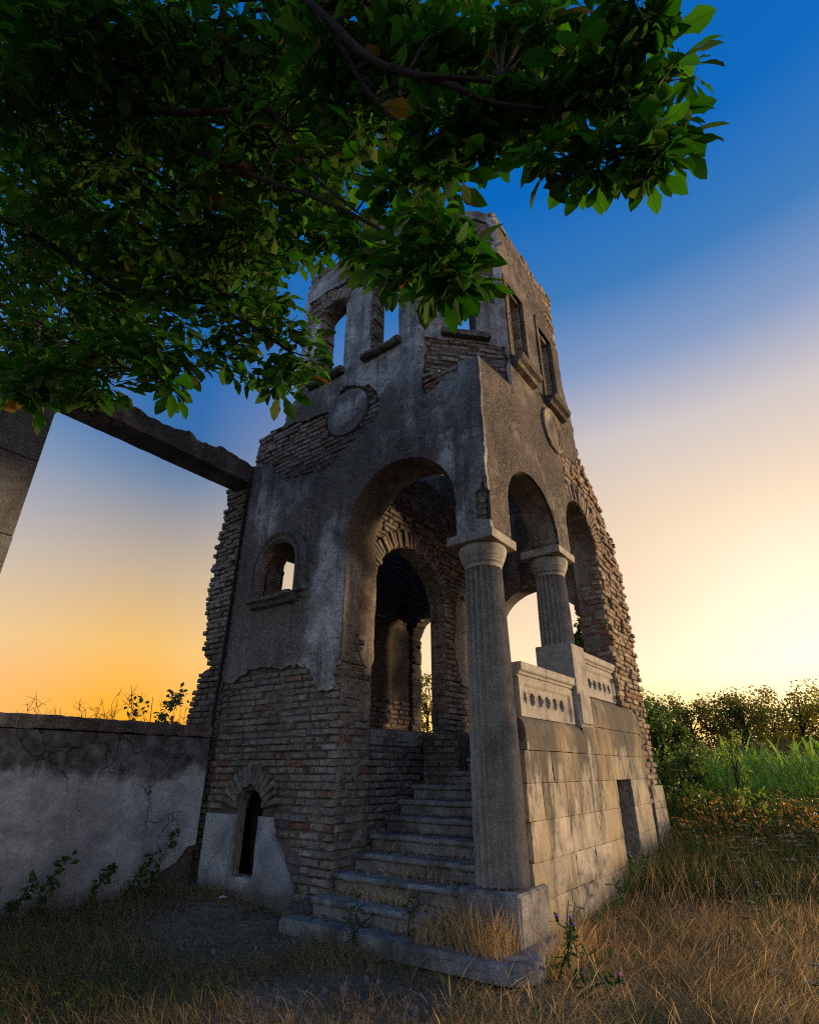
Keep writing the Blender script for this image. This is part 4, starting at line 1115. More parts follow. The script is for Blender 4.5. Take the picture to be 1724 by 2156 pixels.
# ================================================================== CHESTNUT TREE
b = NB('chestnut_bark'); M['bark'] = b.fin(b.ramp(b.noise(12, 5, .7, b.map((1, 1, .4))), [(.35, (.014, .011, .009)), (.65, (.042, .034, .027))]), .95, b.bump(b.noise(40, 5, .7), .8, .01))
M['leaf'] = mat_leaf('chestnut_leaf', [(0, (.028, .068, .010)), (.5, (.040, .095, .014)), (.9, (.055, .11, .016)), (.985, (.08, .10, .02)), (1, (.16, .07, .02))],
                     [(0, (.018, .11, .003)), (.5, (.035, .18, .005)), (.9, (.085, .30, .010)), (.985, (.14, .20, .02)), (1, (.30, .10, .015))], .40, True, .65, .08)
BRANCH = [
 ('b1', .05, .018, [[-4.4, -.75, 5.2], [-3.331, -.064, 5.566], [-2.957, .135, 5.232], [-2.564, .349, 4.897], [-2.162, .574, 4.555], [-1.87, .727, 4.429], [-1.622, .825, 4.341]]),
 ('b2', .034, .012, [[-4.4, -.8, 4.6], [-2.9, -.1, 5.6], [-1.584, .361, 5.171], [-1.279, .574, 4.726], [-1.032, .752, 4.269], [-.887, .888, 3.989], [-.76, .988, 3.864], [-.639, 1.051, 3.792], [-.443, 1.207, 3.775]]),
 ('b2f', .020, .007, [[-.80, .95, 3.9], [-.73, 1.013, 3.859], [-.588, 1.112, 3.752], [-.523, 1.186, 3.708], [-.422, 1.276, 3.684], [-.27, 1.394, 3.674], [-.13, 1.484, 3.652], [-.009, 1.555, 3.612]]),
 ('b3', .03, .008, [[-3.331, -.064, 5.566], [-3.058, .062, 5.345], [-2.875, .324, 5.017], [-2.756, .539, 4.802], [-2.593, .685, 4.644], [-2.413, .872, 4.437]]),
 ('b4', .04, .012, [[-4.45, -.7, 4.6], [-4.22, .377, 5.108], [-3.974, .533, 4.919], [-3.762, .724, 4.746], [-3.497, 1.008, 4.482], [-3.162, 1.221, 4.308], [-2.844, 1.373, 4.215], [-2.478, 1.537, 3.931], [-2.235, 1.722, 3.691]]),
 ('b5', .024, .007, [[-2.564, .349, 4.897], [-2.175, .741, 4.489], [-1.889, .955, 4.254], [-1.665, 1.089, 4.074], [-1.502, 1.156, 3.932], [-1.301, 1.274, 3.751], [-1.118, 1.388, 3.556], [-.945, 1.49, 3.368]]),
 ('b6', .016, .006, [[-1.87, .727, 4.429], [-1.622, .904, 4.44], [-1.498, 1.028, 4.153], [-1.431, 1.117, 3.971], [-1.321, 1.222, 3.815], [-1.279, 1.284, 3.762]]),
 ('b7', .014, .006, [[-1.032, .752, 4.269], [-.993, .974, 4.061], [-.951, 1.062, 3.965], [-.882, 1.149, 3.836], [-.814, 1.234, 3.729], [-.751, 1.326, 3.653]]),
 ('b8', .026, .008, [[-2.9, -.1, 5.6], [-1.911, .411, 5.143], [-1.873, .58, 4.906], [-1.8, .746, 4.716], [-1.734, .922, 4.503], [-1.661, 1.088, 4.313]]),
 ('b9', .018, .007, [[-2.756, .539, 4.802], [-2.673, .873, 4.575], [-2.62, 1.095, 4.5], [-2.681, 1.272, 4.356], [-2.618, 1.458, 4.122]]),
 ('b10', .03, .010, [[-4.5, -.6, 4.2], [-4.703, .649, 4.743], [-4.24, .909, 4.418], [-3.707, 1.115, 4.039], [-3.124, 1.245, 3.618]]),
 ('b11', .026, .009, [[-4.4, -.7, 5.4], [-3.691, .043, 5.633], [-3.706, .347, 5.335], [-3.589, .602, 5.05], [-3.341, .973, 4.734], [-2.99, 1.275, 4.432]])]
CL = [(.16,1.53,3.63,.06,2),(.09,1.63,3.50,.10,6),(-.06,1.58,3.39,.10,8),(-.20,1.52,3.44,.10,8),(-.33,1.45,3.50,.09,6),(.04,1.38,3.84,.11,9),(-.08,1.50,3.74,.13,11),(-.27,1.45,3.82,.16,13),(-.21,1.41,4.17,.19,15),(-.43,1.32,4.30,.20,15),(-.50,1.38,3.88,.14,10),(-.64,1.34,3.77,.09,5),(-.71,1.23,3.87,.13,6),(-.84,1.39,3.90,.13,7),(-.74,1.35,3.63,.06,3),(-.71,1.18,4.42,.23,16),(-.99,1.01,4.58,.26,18),(-1.0,1.18,4.28,.24,15),(-1.25,1.03,4.46,.27,18),(-1.44,.87,4.95,.29,18),(-1.31,1.25,4.23,.25,16),(-1.06,1.38,3.88,.14,9),(-.92,1.38,3.46,.14,10),(-.83,1.44,3.25,.11,9),(-1.08,1.41,3.34,.12,8),(-.91,1.44,3.15,.08,5),(-.78,1.47,3.15,.05,3),(-1.19,1.38,3.48,.11,6),(-1.43,1.41,3.82,.15,9),(-1.89,1.65,4.47,.16,10),(-1.85,1.32,4.38,.26,16),(-1.83,1.0,4.49,.30,18),(-1.76,.78,4.72,.29,18),(-1.96,.52,4.91,.31,20),(-2.24,.66,4.77,.34,20),(-2.28,.94,4.49,.32,18),(-2.32,1.32,4.50,.28,16),(-2.65,1.72,4.79,.17,12),(-2.68,1.98,5.26,.12,8),(-2.28,1.70,3.90,.20,12),(-2.12,1.76,3.54,.12,7),(-2.38,1.69,3.57,.12,7),(-2.57,1.55,3.79,.19,12),(-2.67,1.48,4.26,.30,16),(-2.78,1.13,4.47,.36,18),(-2.16,.27,4.83,.30,18),(-2.37,.06,4.71,.29,18),(-2.81,-.01,4.74,.31,16),(-2.53,.40,4.85,.34,18),(-3.07,.24,4.91,.36,18),(-2.85,.65,4.74,.37,20),(-3.55,.43,4.92,.40,20),(-3.32,.95,4.80,.38,20),(-4.02,.72,4.78,.44,22),(-3.39,1.16,4.36,.35,18),(-2.96,1.30,4.20,.23,12),(-2.73,1.16,3.55,.17,11),(-2.67,1.21,3.32,.10,5),(-3.23,1.08,3.76,.25,13),(-3.90,.91,4.13,.35,18),(-4.42,.70,4.31,.37,16),(-3.54,.77,3.43,.16,9),(-3.20,1.04,3.41,.10,5),(-3.43,.92,3.55,.17,9),(-4.12,.76,3.66,.20,9)]
FLC = [(-4.83,.03,7.95,.67,70),(-4.49,.72,7.21,.72,90),(-5.63,.53,7.28,.79,90),(-3.39,.81,7.26,.66,80),(-4.04,1.31,6.78,.72,90),(-5.32,1.17,6.57,.73,90),(-5.96,.98,6.10,.63,70),(-4.37,1.60,5.87,.58,70),(-2.84,1.43,6.46,.55,70),(-3.23,1.71,5.96,.44,60),(-2.04,1.64,5.71,.37,45),(-3.69,1.84,5.62,.36,45),(-4.39,1.43,4.97,.39,40),(-2.08,1.38,6.54,.46,50),(-1.34,1.57,5.76,.40,45),(-.77,1.74,5.26,.33,35),(-3.06,1.96,4.82,.20,20),(-3.02,2.08,5.61,.17,16),(-5.38,1.22,5.02,.38,35),(-.38,1.78,4.74,.24,22),(-2.39,1.90,5.53,.28,25),(-1.31,1.76,5.01,.19,16),
       (-3.2,-.9,5.9,.9,70),(-4.8,-1.6,6.2,1.0,80),(-2.0,-.7,5.9,.8,60),(-5.6,-.6,5.6,.8,60),(-3.8,-.6,7.2,.9,60)]


def chestnut():
    T = thing('chestnut_tree', (-4.55, -.95, 0), 'horse chestnut tree with big palmate leaves overhanging the top left of the view', 'tree')
    V, Q = tube_np(smooth_path([(-4.62, -1.0, -.1), (-4.6, -.98, .5), (-4.5, -.9, 2.4), (-4.45, -.8, 4.4), (-4.4, -.8, 5.6), (-4.3, -.6, 7.2)], 4), np.linspace(.26, .06, 21), 12)
    link('trunk', mesh_np('trunk', V, Q, mats=[M['bark']], smooth=True), T)
    r = np.random.default_rng(5); tips = []
    for nm, r0, r1, pts in BRANCH:
        p = smooth_path(pts, 5); parts = [tube_np(p, np.linspace(r0, r1, len(p)) * .8, 7)]
        link('branch', mesh_np('branch', *parts[0], mats=[M['bark']], smooth=True), T); tips.append(p)
    BP = np.concatenate(tips); tw = []
    pos, nrm, size = [], [], []
    for x, y, z, rad, n in CL:
        c = np.array([x, y, z]); k = int(round(n * 1.5))
        d = r.normal(0, 1, (k, 3)); d /= np.linalg.norm(d, axis=1)[:, None]
        p = c + d * (r.random((k, 1)) ** .45) * rad * np.array([1, 1, 1.0])
        pos.append(p); nn = np.column_stack([r.normal(.12, .5, k), r.normal(-.22, .5, k), np.full(k, .85)]); nrm.append(nn)
        size.append(r.uniform(.12, .235, k))
        for q in p[::2]:                                    # twigs from the nearest limb to the leaves
            j = np.argmin(np.linalg.norm(BP - q, axis=1)); m = (BP[j] + q) / 2 + r.normal(0, .03, 3) + [0, 0, .05]
            if np.linalg.norm(BP[j] - q) < .9: tw.append(tube_np([BP[j], m, q + [0, 0, .03]], [.006, .004, .0025], 4))
    link('twigs', mesh_np('twigs', *join_np(tw), mats=[M['bark']], smooth=True), T)['kind'] = 'stuff'
    pos = np.concatenate(pos); nrm = np.concatenate(nrm); size = np.concatenate(size)
    LT = [palm_leaf(n, 11, s) for s, n in enumerate((7, 7, 6, 5, 7, 6))]
    meshes = [mesh_np('leaf', v, q, mats=[M['leaf']], smooth=True, uv=uv) for v, q, uv in LT]
    bas = rot_from(nrm, r.random(len(pos)) * 2 * PI)
    dist = np.linalg.norm(pos - [0, 0, 1.25], axis=1) / size
    fwd = np.array([-math.sin(R(36.5)) * math.cos(R(25.5)), math.cos(R(36.5)) * math.cos(R(25.5)), math.sin(R(25.5))])
    dist[(pos - [0, 0, 1.25]) @ fwd < .5] = 1e9
    single = np.zeros(len(pos), bool); single[np.argsort(dist)[:300]] = True
    for i in np.nonzero(single)[0]:
        ob = bpy.data.objects.new('leaf', meshes[i % 6]); COL.objects.link(ob); ob.parent = T
        ob.matrix_parent_inverse = Matrix.Translation(-T.location)
        m3 = Matrix(bas[i].tolist()).to_4x4()
        ob.matrix_basis = Matrix.Translation(pos[i]) @ m3 @ Matrix.Scale(size[i], 4)
    Vs, Qs, Us, o = [], [], [], 0
    for k in range(6):
        s = np.nonzero(~single)[0][k::6]
        v, q, u = scatter(LT[k][0], LT[k][1], pos[s], bas[s], size[s], LT[k][2]); Vs.append(v); Qs.append(q + o); Us.append(u); o += len(v)
    for k, (n, st) in enumerate(((7, 6), (5, 6), (6, 6))):
        v0, q0, u0 = palm_leaf(n, st, 20 + k)
        pp = []
        for x, y, z, rad, cnt in FLC:
            m = int(cnt * .6); d = r.normal(0, 1, (m, 3)); d /= np.linalg.norm(d, axis=1)[:, None]
            pp.append(np.array([x, y, z]) + d * (r.random((m, 1)) ** .4) * rad)
        pp = np.concatenate(pp); nn = np.column_stack([r.normal(0, .7, len(pp)), r.normal(-.2, .7, len(pp)), np.full(len(pp), .8)])
        v, q, u = scatter(v0, q0, pp, rot_from(nn, r.random(len(pp)) * 2 * PI), r.uniform(.12, .21, len(pp)), u0)
        Vs.append(v); Qs.append(q + o); Us.append(u); o += len(v)
    ob = link('leaves', mesh_np('leaves', np.concatenate(Vs), np.concatenate(Qs), mats=[M['leaf']], smooth=True, uv=np.concatenate(Us)), T)
    ob['kind'] = 'stuff'
    # spreading twigs through the far part of the crown
    tw = []
    for x, y, z, rad, cnt in FLC:
        for _ in range(5):
            a = np.array([x, y, z]) + r.normal(0, rad * .5, 3); e = a + r.normal(0, rad * .6, 3)
            tw.append(tube_np([a - (a - [-4.4, -.8, 6.0]) * .35, a, e], [.014, .009, .004], 4))
    link('twigs', mesh_np('twigs', *join_np(tw), mats=[M['bark']], smooth=True), T)['kind'] = 'stuff'


chestnut()


# ================================================================== GRASS
LEAF4 = np.array([(0, 0, 0), (.5, .28, .07), (1, 0, -.05), (.5, -.28, .07)])
LQ = [(0, 1, 2), (0, 2, 3)]


M['dark_leaf'] = mat_leaf('shrub_leaf', [(0, (.03, .055, .012)), (.5, (.048, .085, .016)), (1, (.085, .12, .025))], [(0, (.06, .13, .012)), (1, (.16, .24, .03))], .4)
def blades(name, P, hgt, wid, lean, label, m, curve=.5, seed=0, flat=False, wp_=(1, .9, .6, 0)):
    r = np.random.default_rng(seed); n = len(P)
    az = r.random(n) * 2 * PI; d = np.column_stack([np.cos(az), np.sin(az), 0 * az])
    fa = r.random(n) * 2 * PI; s = np.column_stack([np.cos(fa), np.sin(fa), 0 * fa])
    V = np.zeros((n, 7, 3)); ts = (0, .4, .75, 1)
    for i, t in enumerate(ts):
        if flat: c = P + d * (hgt * t)[:, None] + np.column_stack([0 * hgt, 0 * hgt, .012 + .1 * hgt * t * (1 - t) + r.random(n) * .02])
        else: c = P + d * (lean * hgt * (t * .35 + curve * t * t))[:, None] + np.column_stack([0 * hgt, 0 * hgt, hgt * t * np.sqrt(np.clip(1 - (lean * .4 * t) ** 2, .1, 1))])
        w = (wid * wp_[i] / 2)[:, None]
        if i < 3: V[:, 2 * i] = c - s * w; V[:, 2 * i + 1] = c + s * w
        else: V[:, 6] = c
    b0 = (np.arange(n) * 7)[:, None]
    q = np.concatenate([b0 + [0, 1, 3, 2], b0 + [2, 3, 5, 4]]); t = b0 + [4, 5, 6]
    ob = link(name, mesh_np(name, V.reshape(-1, 3), q, t, [m]))
    return set_props(ob, label, None, None, 'stuff')


def inside_built(x, y):
    s = (x > -6.8) & (x < -2.22) & (y > 4.2) & (y < 8.9)
    s |= (x < -6.08) & (x > -6.5) & (y < 4.4)
    s |= (x > -4.25) & (x < -1.98) & (y > 3.85) & (y < 4.4)
    s |= (x > -4.05) & (x < -2.2) & (y > 3.85) & (y < 5.7)
    return s


def cam_fr(x, y): return -x * math.sin(R(36.5)) + y * math.cos(R(36.5)), x * math.cos(R(36.5)) + y * math.sin(R(36.5))


def ground_points(n, f0, f1, s0, s1, seed, dens=None, p=1.0):
    """n random ground points with depth f (m) and side ratio s, thinned by dens(x,y)"""
    r = np.random.default_rng(seed); f = f0 + (f1 - f0) * r.random(n) ** p; s = r.uniform(s0, s1, n) * f
    ct, st = math.cos(R(36.5)), math.sin(R(36.5))
    x = s * ct - f * st; y = s * st + f * ct
    k = ~inside_built(x, y)
    if dens is not None: k &= r.random(n) < dens(x, y)
    x, y = x[k], y[k]
    return np.column_stack([x, y, gz(x, y)])


def mat_grass(name, stops, tf=.42):
    b = NB(name); c = b.ramp(b.rand(), stops)
    c = b.mix(1.0, c, b.ramp(b.noise(.9, 4, .6), [(.3, .62), (.7, 1.25)]), 'MULTIPLY')
    return b.leafy(c, c, tf, .7, .2)


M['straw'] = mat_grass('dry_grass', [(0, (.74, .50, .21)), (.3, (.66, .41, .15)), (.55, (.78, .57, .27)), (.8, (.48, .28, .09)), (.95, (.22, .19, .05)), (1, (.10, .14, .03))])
M['dull'] = mat_grass('shaded_grass', [(0, (.42, .29, .13)), (.4, (.33, .22, .095)), (.62, (.48, .35, .17)), (.75, (.20, .17, .06)), (.9, (.08, .12, .035)), (1, (.05, .09, .03))])  # darker copy of the straw colours, tree shade put into the colour
M['green'] = mat_grass('green_grass', [(0, (.045, .085, .016)), (.5, (.075, .12, .022)), (1, (.15, .16, .04))], .35)


def bare(x, y):
    d = spoly(x, y, BARE); e = np.maximum(np.hypot((x + 4.6) / .75, (y - 3.55) / .45) - 1, -.12)
    return np.clip(np.maximum(np.minimum(d * 3.0, e * 1.4), -.28) + .30 + .9 * fbm(x * 3, y * 3, 0, 3, 5), .05, 1)


clump = lambda x, y: np.clip(.55 + 1.6 * fbm(x * 1.6, y * 1.6, 0, 4, 15), .08, 1)
side = lambda x, y: np.clip((cam_fr(x, y)[1] / cam_fr(x, y)[0] - .0) / .16, 0, 1)
def hvar(P, a, c, seed):
    r = np.random.default_rng(seed); return (a + (c - a) * r.random(len(P)) ** 1.5) * (.6 + .9 * np.clip(.5 + fbm(P[:, 0] * 1.4, P[:, 1] * 1.4, 0, 3, 15), 0, 1))


def grasses():
    r = np.random.default_rng(3)
    P = ground_points(110000, 2.0, 10.5, -.05, .95, 101, lambda x, y: clump(x, y) * bare(x, y) * side(x, y), 1.0)
    blades('dry_grass', P, hvar(P, .04, .20, 1), r.uniform(.002, .0038, len(P)), r.uniform(.3, 1.5, len(P)), 'dry golden grass in front of the podium wall', M['straw'], .7, 1)
    P = ground_points(130000, 2.0, 9.5, -.05, .95, 102, lambda x, y: bare(x, y) * side(x, y) * .9)
    blades('fallen_straw', P, r.uniform(.08, .30, len(P)), r.uniform(.002, .004, len(P)), r.uniform(0, 1, len(P)), 'flattened straw between the dry grass', M['straw'], seed=2, flat=True)
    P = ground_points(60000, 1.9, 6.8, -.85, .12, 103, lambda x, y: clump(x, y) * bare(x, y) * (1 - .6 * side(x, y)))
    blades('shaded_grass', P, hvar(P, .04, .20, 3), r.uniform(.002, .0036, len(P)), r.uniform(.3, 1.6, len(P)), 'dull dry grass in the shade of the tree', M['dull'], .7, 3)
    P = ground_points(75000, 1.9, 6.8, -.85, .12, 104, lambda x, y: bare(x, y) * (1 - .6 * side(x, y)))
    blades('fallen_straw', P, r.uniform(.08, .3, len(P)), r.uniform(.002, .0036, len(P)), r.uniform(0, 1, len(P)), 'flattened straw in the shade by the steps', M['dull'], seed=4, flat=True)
    gp = lambda x, y: np.clip(fbm(x * .9, y * .9, 0, 4, 77) * 5 - .35, 0, 1) * bare(x, y)
    P = ground_points(26000, 1.9, 7.5, -.85, .95, 105, gp)
    blades('green_grass', P, hvar(P, .06, .24, 5), r.uniform(.004, .008, len(P)), r.uniform(.3, 1.4, len(P)), 'green tufts among the dry grass', M['green'], .7, 5)
    P = ground_points(5200, 2.7, 9.5, -.8, .95, 106, lambda x, y: bare(x, y) * side(x, y) * .8)
    blades('seed_stalks', P, r.uniform(.12, .30, len(P)), r.uniform(.0018, .003, len(P)), r.uniform(.2, 1.1, len(P)), 'stalks with pale seed heads over the dry grass', M['straw'], .6, 16, False, (.5, .5, 2.0, 0))
    P = ground_points(9000, 1.9, 8.0, -.85, .95, 107, lambda x, y: np.clip(fbm(x * 1.3, y * 1.3, 0, 4, 177) * 6 - .7, 0, 1) * bare(x, y))
    nn = np.column_stack([r.normal(0, .6, len(P)), r.normal(0, .6, len(P)), np.ones(len(P))])
    v, q, _ = scatter(LEAF4, LQ, P + np.column_stack([0 * P[:, 0], 0 * P[:, 0], r.uniform(.02, .14, len(P))]), rot_from(nn, r.random(len(P)) * 6.3), r.uniform(.025, .07, len(P)))
    set_props(link('ground_weeds', mesh_np('ground_weeds', v, None, q, mats=[M['dark_leaf']])), 'low broad-leaved green weeds between the straw', None, None, 'stuff')
    # tall tufts round the column base, on the slab and along the steps
    Q = []
    for (x0, x1, y0, y1, n, zt) in ((-2.85, -2.15, 3.90, 4.22, 900, .13), (-3.1, -2.68, 3.95, 4.5, 300, .15), (-3.95, -3.1, 4.13, 4.3, 260, .27), (-3.7, -2.8, 4.4, 4.55, 160, .41), (-2.1, -1.85, 4.2, 4.9, 500, None), (-3.9, -2.6, 4.62, 4.78, 90, .55)):
        x, y = r.uniform(x0, x1, n), r.uniform(y0, y1, n)
        k = ~((x > -2.69) & (x < -2.15) & (y > 4.23)); x, y = x[k], y[k]
        Q.append(np.column_stack([x, y, gz(x, y) if zt is None else np.full(len(x), zt)]))
    P = np.concatenate(Q); h = r.uniform(.08, .34, len(P)) * np.where(P[:, 2] > .14, .5, 1)
    blades('tall_grass', P, h, r.uniform(.002, .0035, len(P)), r.uniform(.2, 1.1, len(P)), 'tall dry tufts on the bottom slab round the column plinth', M['straw'], .6, 6)
    # leaf litter and debris lying on the treads
    dv, dq, o = [], [], 0
    T = np.array([(-.5, -.25, 0), (.5, -.2, .1), (.45, .3, 0), (-.4, .25, .15)])
    pp = []
    for z, y in [(.13, 3.86)] + NOSE[:8]:
        n = 60 if z > .2 else 90
        pp.append(np.column_stack([r.uniform(-3.98, -2.75, n), y + .08 + .15 * r.random(n) ** .6, np.full(n, z + .012)]))
    pp = np.concatenate(pp); nn = np.column_stack([r.normal(0, .4, len(pp)), r.normal(0, .4, len(pp)), np.ones(len(pp))])
    v, q, _ = scatter(T, [(0, 1, 2, 3)], pp, rot_from(nn, r.random(len(pp)) * 6.3), r.uniform(.012, .05, len(pp)))
    mb = NB('dead_leaf'); md_ = mb.fin(mb.ramp(mb.rand(), [(0, (.10, .065, .035)), (.6, (.18, .12, .06)), (1, (.26, .23, .2))]), .9)
    set_props(link('leaf_litter', mesh_np('leaf_litter', v, q, mats=[md_])), 'dead leaves and crumbs of mortar lying on the steps', None, None, 'stuff')
    # gravel crumbs on the bare soil
    P = ground_points(9000, 2.0, 5.5, -.85, .3, 108, lambda x, y: 1.1 - bare(x, y))
    cb = np.array([(x, y, z) for x in (-.5, .5) for y in (-.5, .5) for z in (-.4, .4)]); cq = [(0, 1, 3, 2), (4, 6, 7, 5), (0, 4, 5, 1), (2, 3, 7, 6), (1, 5, 7, 3), (0, 2, 6, 4)]
    nn = r.normal(0, 1, (len(P), 3)); v, q, _ = scatter(cb, cq, P + [0, 0, .004], rot_from(nn, r.random(len(P)) * 6.3), .004 + .03 * r.random(len(P)) ** 5)
    set_props(link('gravel', mesh_np('gravel', v, q, mats=[M['concrete']])), 'crumbs of mortar and pebbles on the bare soil', None, None, 'stuff')


grasses()


# ================================================================== FAR FIELD: corn, trees, shrubs
def wp(D, az, z=0.0):
    """point D metres away at azimuth az (degrees from +Y, clockwise)"""
    return np.array([D * math.sin(R(az)), D * math.cos(R(az)), z])


M['corn'] = mat_leaf('corn_leaf', [(0, (.08, .18, .03)), (.6, (.13, .25, .045)), (1, (.20, .29, .06))], [(0, (.2, .46, .03)), (1, (.42, .62, .07))], .5, rough=.4)
M['tassel'] = mat_grass('corn_tassel', [(0, (.30, .22, .09)), (1, (.40, .28, .12))])


def corn_field():
    r = np.random.default_rng(8); V, Q, o = [], [], 0; tv = []
    ct, st = math.cos(R(36.5)), math.sin(R(36.5))
    for row in range(16):
        f = 11.6 + row * .62
        for s in np.arange(4.6 + row * .25, 13.5 + row * .5, .2):
            if s / f < .40 or s / f > .84: continue
            ff = f + r.normal(0, .08); ss = s + r.normal(0, .06)
            x, y = ss * ct - ff * st, ss * st + ff * ct
            H = r.uniform(1.42, 1.66); nl = 15 if row < 5 else 8
            base = np.array([x, y, 0])
            if row < 6 or r.random() < .5:
                for k in range(3):
                    a = r.random() * 6.3; e = base + [.05 * math.cos(a), .05 * math.sin(a), H + r.uniform(.2, .42)]
                    tv.append(tube_np([base + [0, 0, H - .1], base + [.01, 0, H + .08], e], [.006, .005, .003], 3))
            for k in range(nl):
                z0 = H * (.18 + .78 * (k + r.random() * .5) / nl); a = r.random() * 2 * PI; L = r.uniform(.5, .85); w = r.uniform(.015, .026)
                d = np.array([math.cos(a), math.sin(a), 0]); sdv = np.array([-d[1], d[0], 0]); up = r.uniform(1.1, 1.8); dr = r.uniform(.6, 1.6)
                c = [base + [0, 0, z0] + d * L * t * .48 + np.array([0, 0, 1.]) * L * (up * t * .75 - dr * t * t * .7) for t in (0, .3, .6, .85, 1)]
                for i, t in enumerate(c):
                    ww = w * (.7, 1, .9, .5, .05)[i]; V += [t - sdv * ww, t + sdv * ww]
                for i in range(4): Q.append((o + 2 * i, o + 2 * i + 1, o + 2 * i + 3, o + 2 * i + 2))
                o += 10
    set_props(link('corn_field', mesh_np('corn_field', np.array(V), Q, mats=[M['corn']])), 'rows of green corn standing before the far trees', None, None, 'stuff')
    v, q = join_np(tv)
    set_props(link('corn_tassels', mesh_np('corn_tassels', v, q, mats=[M['tassel']])), 'dry tassels standing out of the green corn', None, None, 'stuff')


corn_field()
def leaf_cloud(r, centers, radii, n, size, flat=.6):
    cs_ = np.array(centers); k = r.integers(0, len(cs_), n); d = r.normal(0, 1, (n, 3)); d /= np.linalg.norm(d, axis=1)[:, None]
    p = cs_[k] + d * (r.random((n, 1)) ** .5) * np.array(radii)[k][:, None]
    nn = np.column_stack([r.normal(0, .8, n), r.normal(0, .8, n), np.full(n, flat)])
    return scatter(LEAF4, LQ, p, rot_from(nn, r.random(n) * 6.3), r.uniform(size * .6, size * 1.3, n))[:2]


M['far_leaf'] = mat_leaf('far_leaf', [(0, (.045, .075, .014)), (.5, (.07, .105, .018)), (1, (.12, .13, .03))], [(0, (.20, .24, .015)), (.6, (.34, .32, .02)), (1, (.7, .45, .03))], .5)
M['light_leaf'] = mat_leaf('sapling_leaf', [(0, (.10, .18, .02)), (1, (.17, .25, .035))], [(0, (.24, .38, .03)), (1, (.38, .48, .05))], .45)
M['wood'] = M['bark']


def tree(name, base, H, W, n, size, label, cat, m, group=None, trunk_r=.12, low=.25, seed=0, blobs=26, brad=.22):
    r = np.random.default_rng(seed); T = thing(name, tuple(base), label, cat, group); base = np.array(base)
    parts = [tube_np(smooth_path([base + [0, 0, -.1], base + [.03 * H * r.normal(), .03 * H * r.normal(), H * .4], base + [.05 * W * r.normal(), .05 * W * r.normal(), H * .85]], 4), np.linspace(trunk_r, trunk_r * .2, 9), 7)]
    C, Rd = [], []
    for i in range(blobs):
        t = r.random(); z = H * (low + (1 - low - .08) * t); prof = math.sin(PI * min(1, .18 + .8 * (1 - t))) ** .7
        a = r.random() * 6.3; q = W / 2 * prof * math.sqrt(r.random()) * r.uniform(.75, 1.1)
        c = base + [q * math.cos(a), q * math.sin(a), z]; C.append(c); Rd.append(W * brad * r.uniform(.5, 1.15))
        m0 = base + [0, 0, z * .72]
        parts.append(tube_np([m0, (m0 + c) / 2 + r.normal(0, .04 * W, 3), c], [trunk_r * .35, trunk_r * .22, trunk_r * .08], 5))
    link('trunk', mesh_np('trunk', *join_np(parts), mats=[M['bark']], smooth=True), T)
    v, q = leaf_cloud(r, C, Rd, n, size)
    link('crown', mesh_np('crown', v, None, q, mats=[m]), T)
    return T


FARL = ['far tree with rounded crown left of the pointed twin top', 'far tree with a pointed twin top above the corn', 'broad low far tree left of the tallest tree in the row', 'tallest far tree of the row behind the corn', 'far tree just right of the tallest one',
        'far tree with thin crown near the right edge', 'rightmost far tree rising at the edge of the view', 'low far tree filling the gap behind the tallest tree', 'low far tree behind the right end of the corn', 'second far tree from the tower edge, low and broad', 'far tree half hidden by the ragged tower edge']
for i, (D, az, H, W) in enumerate(((38, -8.4, 5.3, 5.2), (36, -6.6, 5.2, 4.6), (40, -4.6, 5.6, 5.6), (39, -2.6, 6.0, 5.0), (41, -.6, 5.7, 5.0), (38, 1.5, 5.6, 4.6), (36, 3.6, 6.2, 5.4), (46, -3.5, 5.4, 6.5), (46, .6, 5.4, 6.5), (37, -10.7, 5.0, 5.0), (36, -13.2, 5.3, 4.6))):
    tree('far_tree', wp(D, az), H, W, 4200, .17, FARL[i], 'tree', M['far_leaf'], 'trees beyond the corn field', .12, .12, 200 + i, 34, .17)
tree('far_tree', wp(22, -34.65), 4.9, 2.2, 3200, .13, 'leafy tree seen through the narrow rear arch of the tower', 'tree', M['far_leaf'], None, .07, .1, 231, 40, .18)
tree('shrub', wp(13, -13.6), 2.7, 1.5, 4200, .10, 'tall dark shrub standing just behind the right edge of the tower', 'shrub', M['dark_leaf'], 'shrubs by the tower', .05, .05, 240, 40, .2)
tree('shrub', (-3.3, 10.4, 0), 4.2, .85, 4200, .12, 'added tall shrub mostly hidden behind the tower, keeping low sun off its inner wall', 'shrub', M['dark_leaf'], 'shrubs by the tower', .06, .1, 246, 44, .2)  # added sun blocker, mostly hidden: keeps low sun off the inner left wall
tree('shrub', wp(10.6, -12.3), 1.6, 1.2, 4200, .065, 'low dense dark green shrub in front of the tall one by the tower', 'shrub', M['dark_leaf'], 'shrubs by the tower', .04, .02, 241, 40, .2)
tree('sapling', wp(11.4, -8.0), 2.0, .42, 260, .085, 'light green sapling rising above the corn tassels', 'sapling', M['light_leaf'], 'saplings before the corn', .02, .3, 243, 22, .16)
tree('sapling', wp(10.4, -7.2), 1.05, .5, 240, .085, 'light green sapling with low leaves before the corn', 'sapling', M['light_leaf'], 'saplings before the corn', .018, .35, 244, 20, .16)

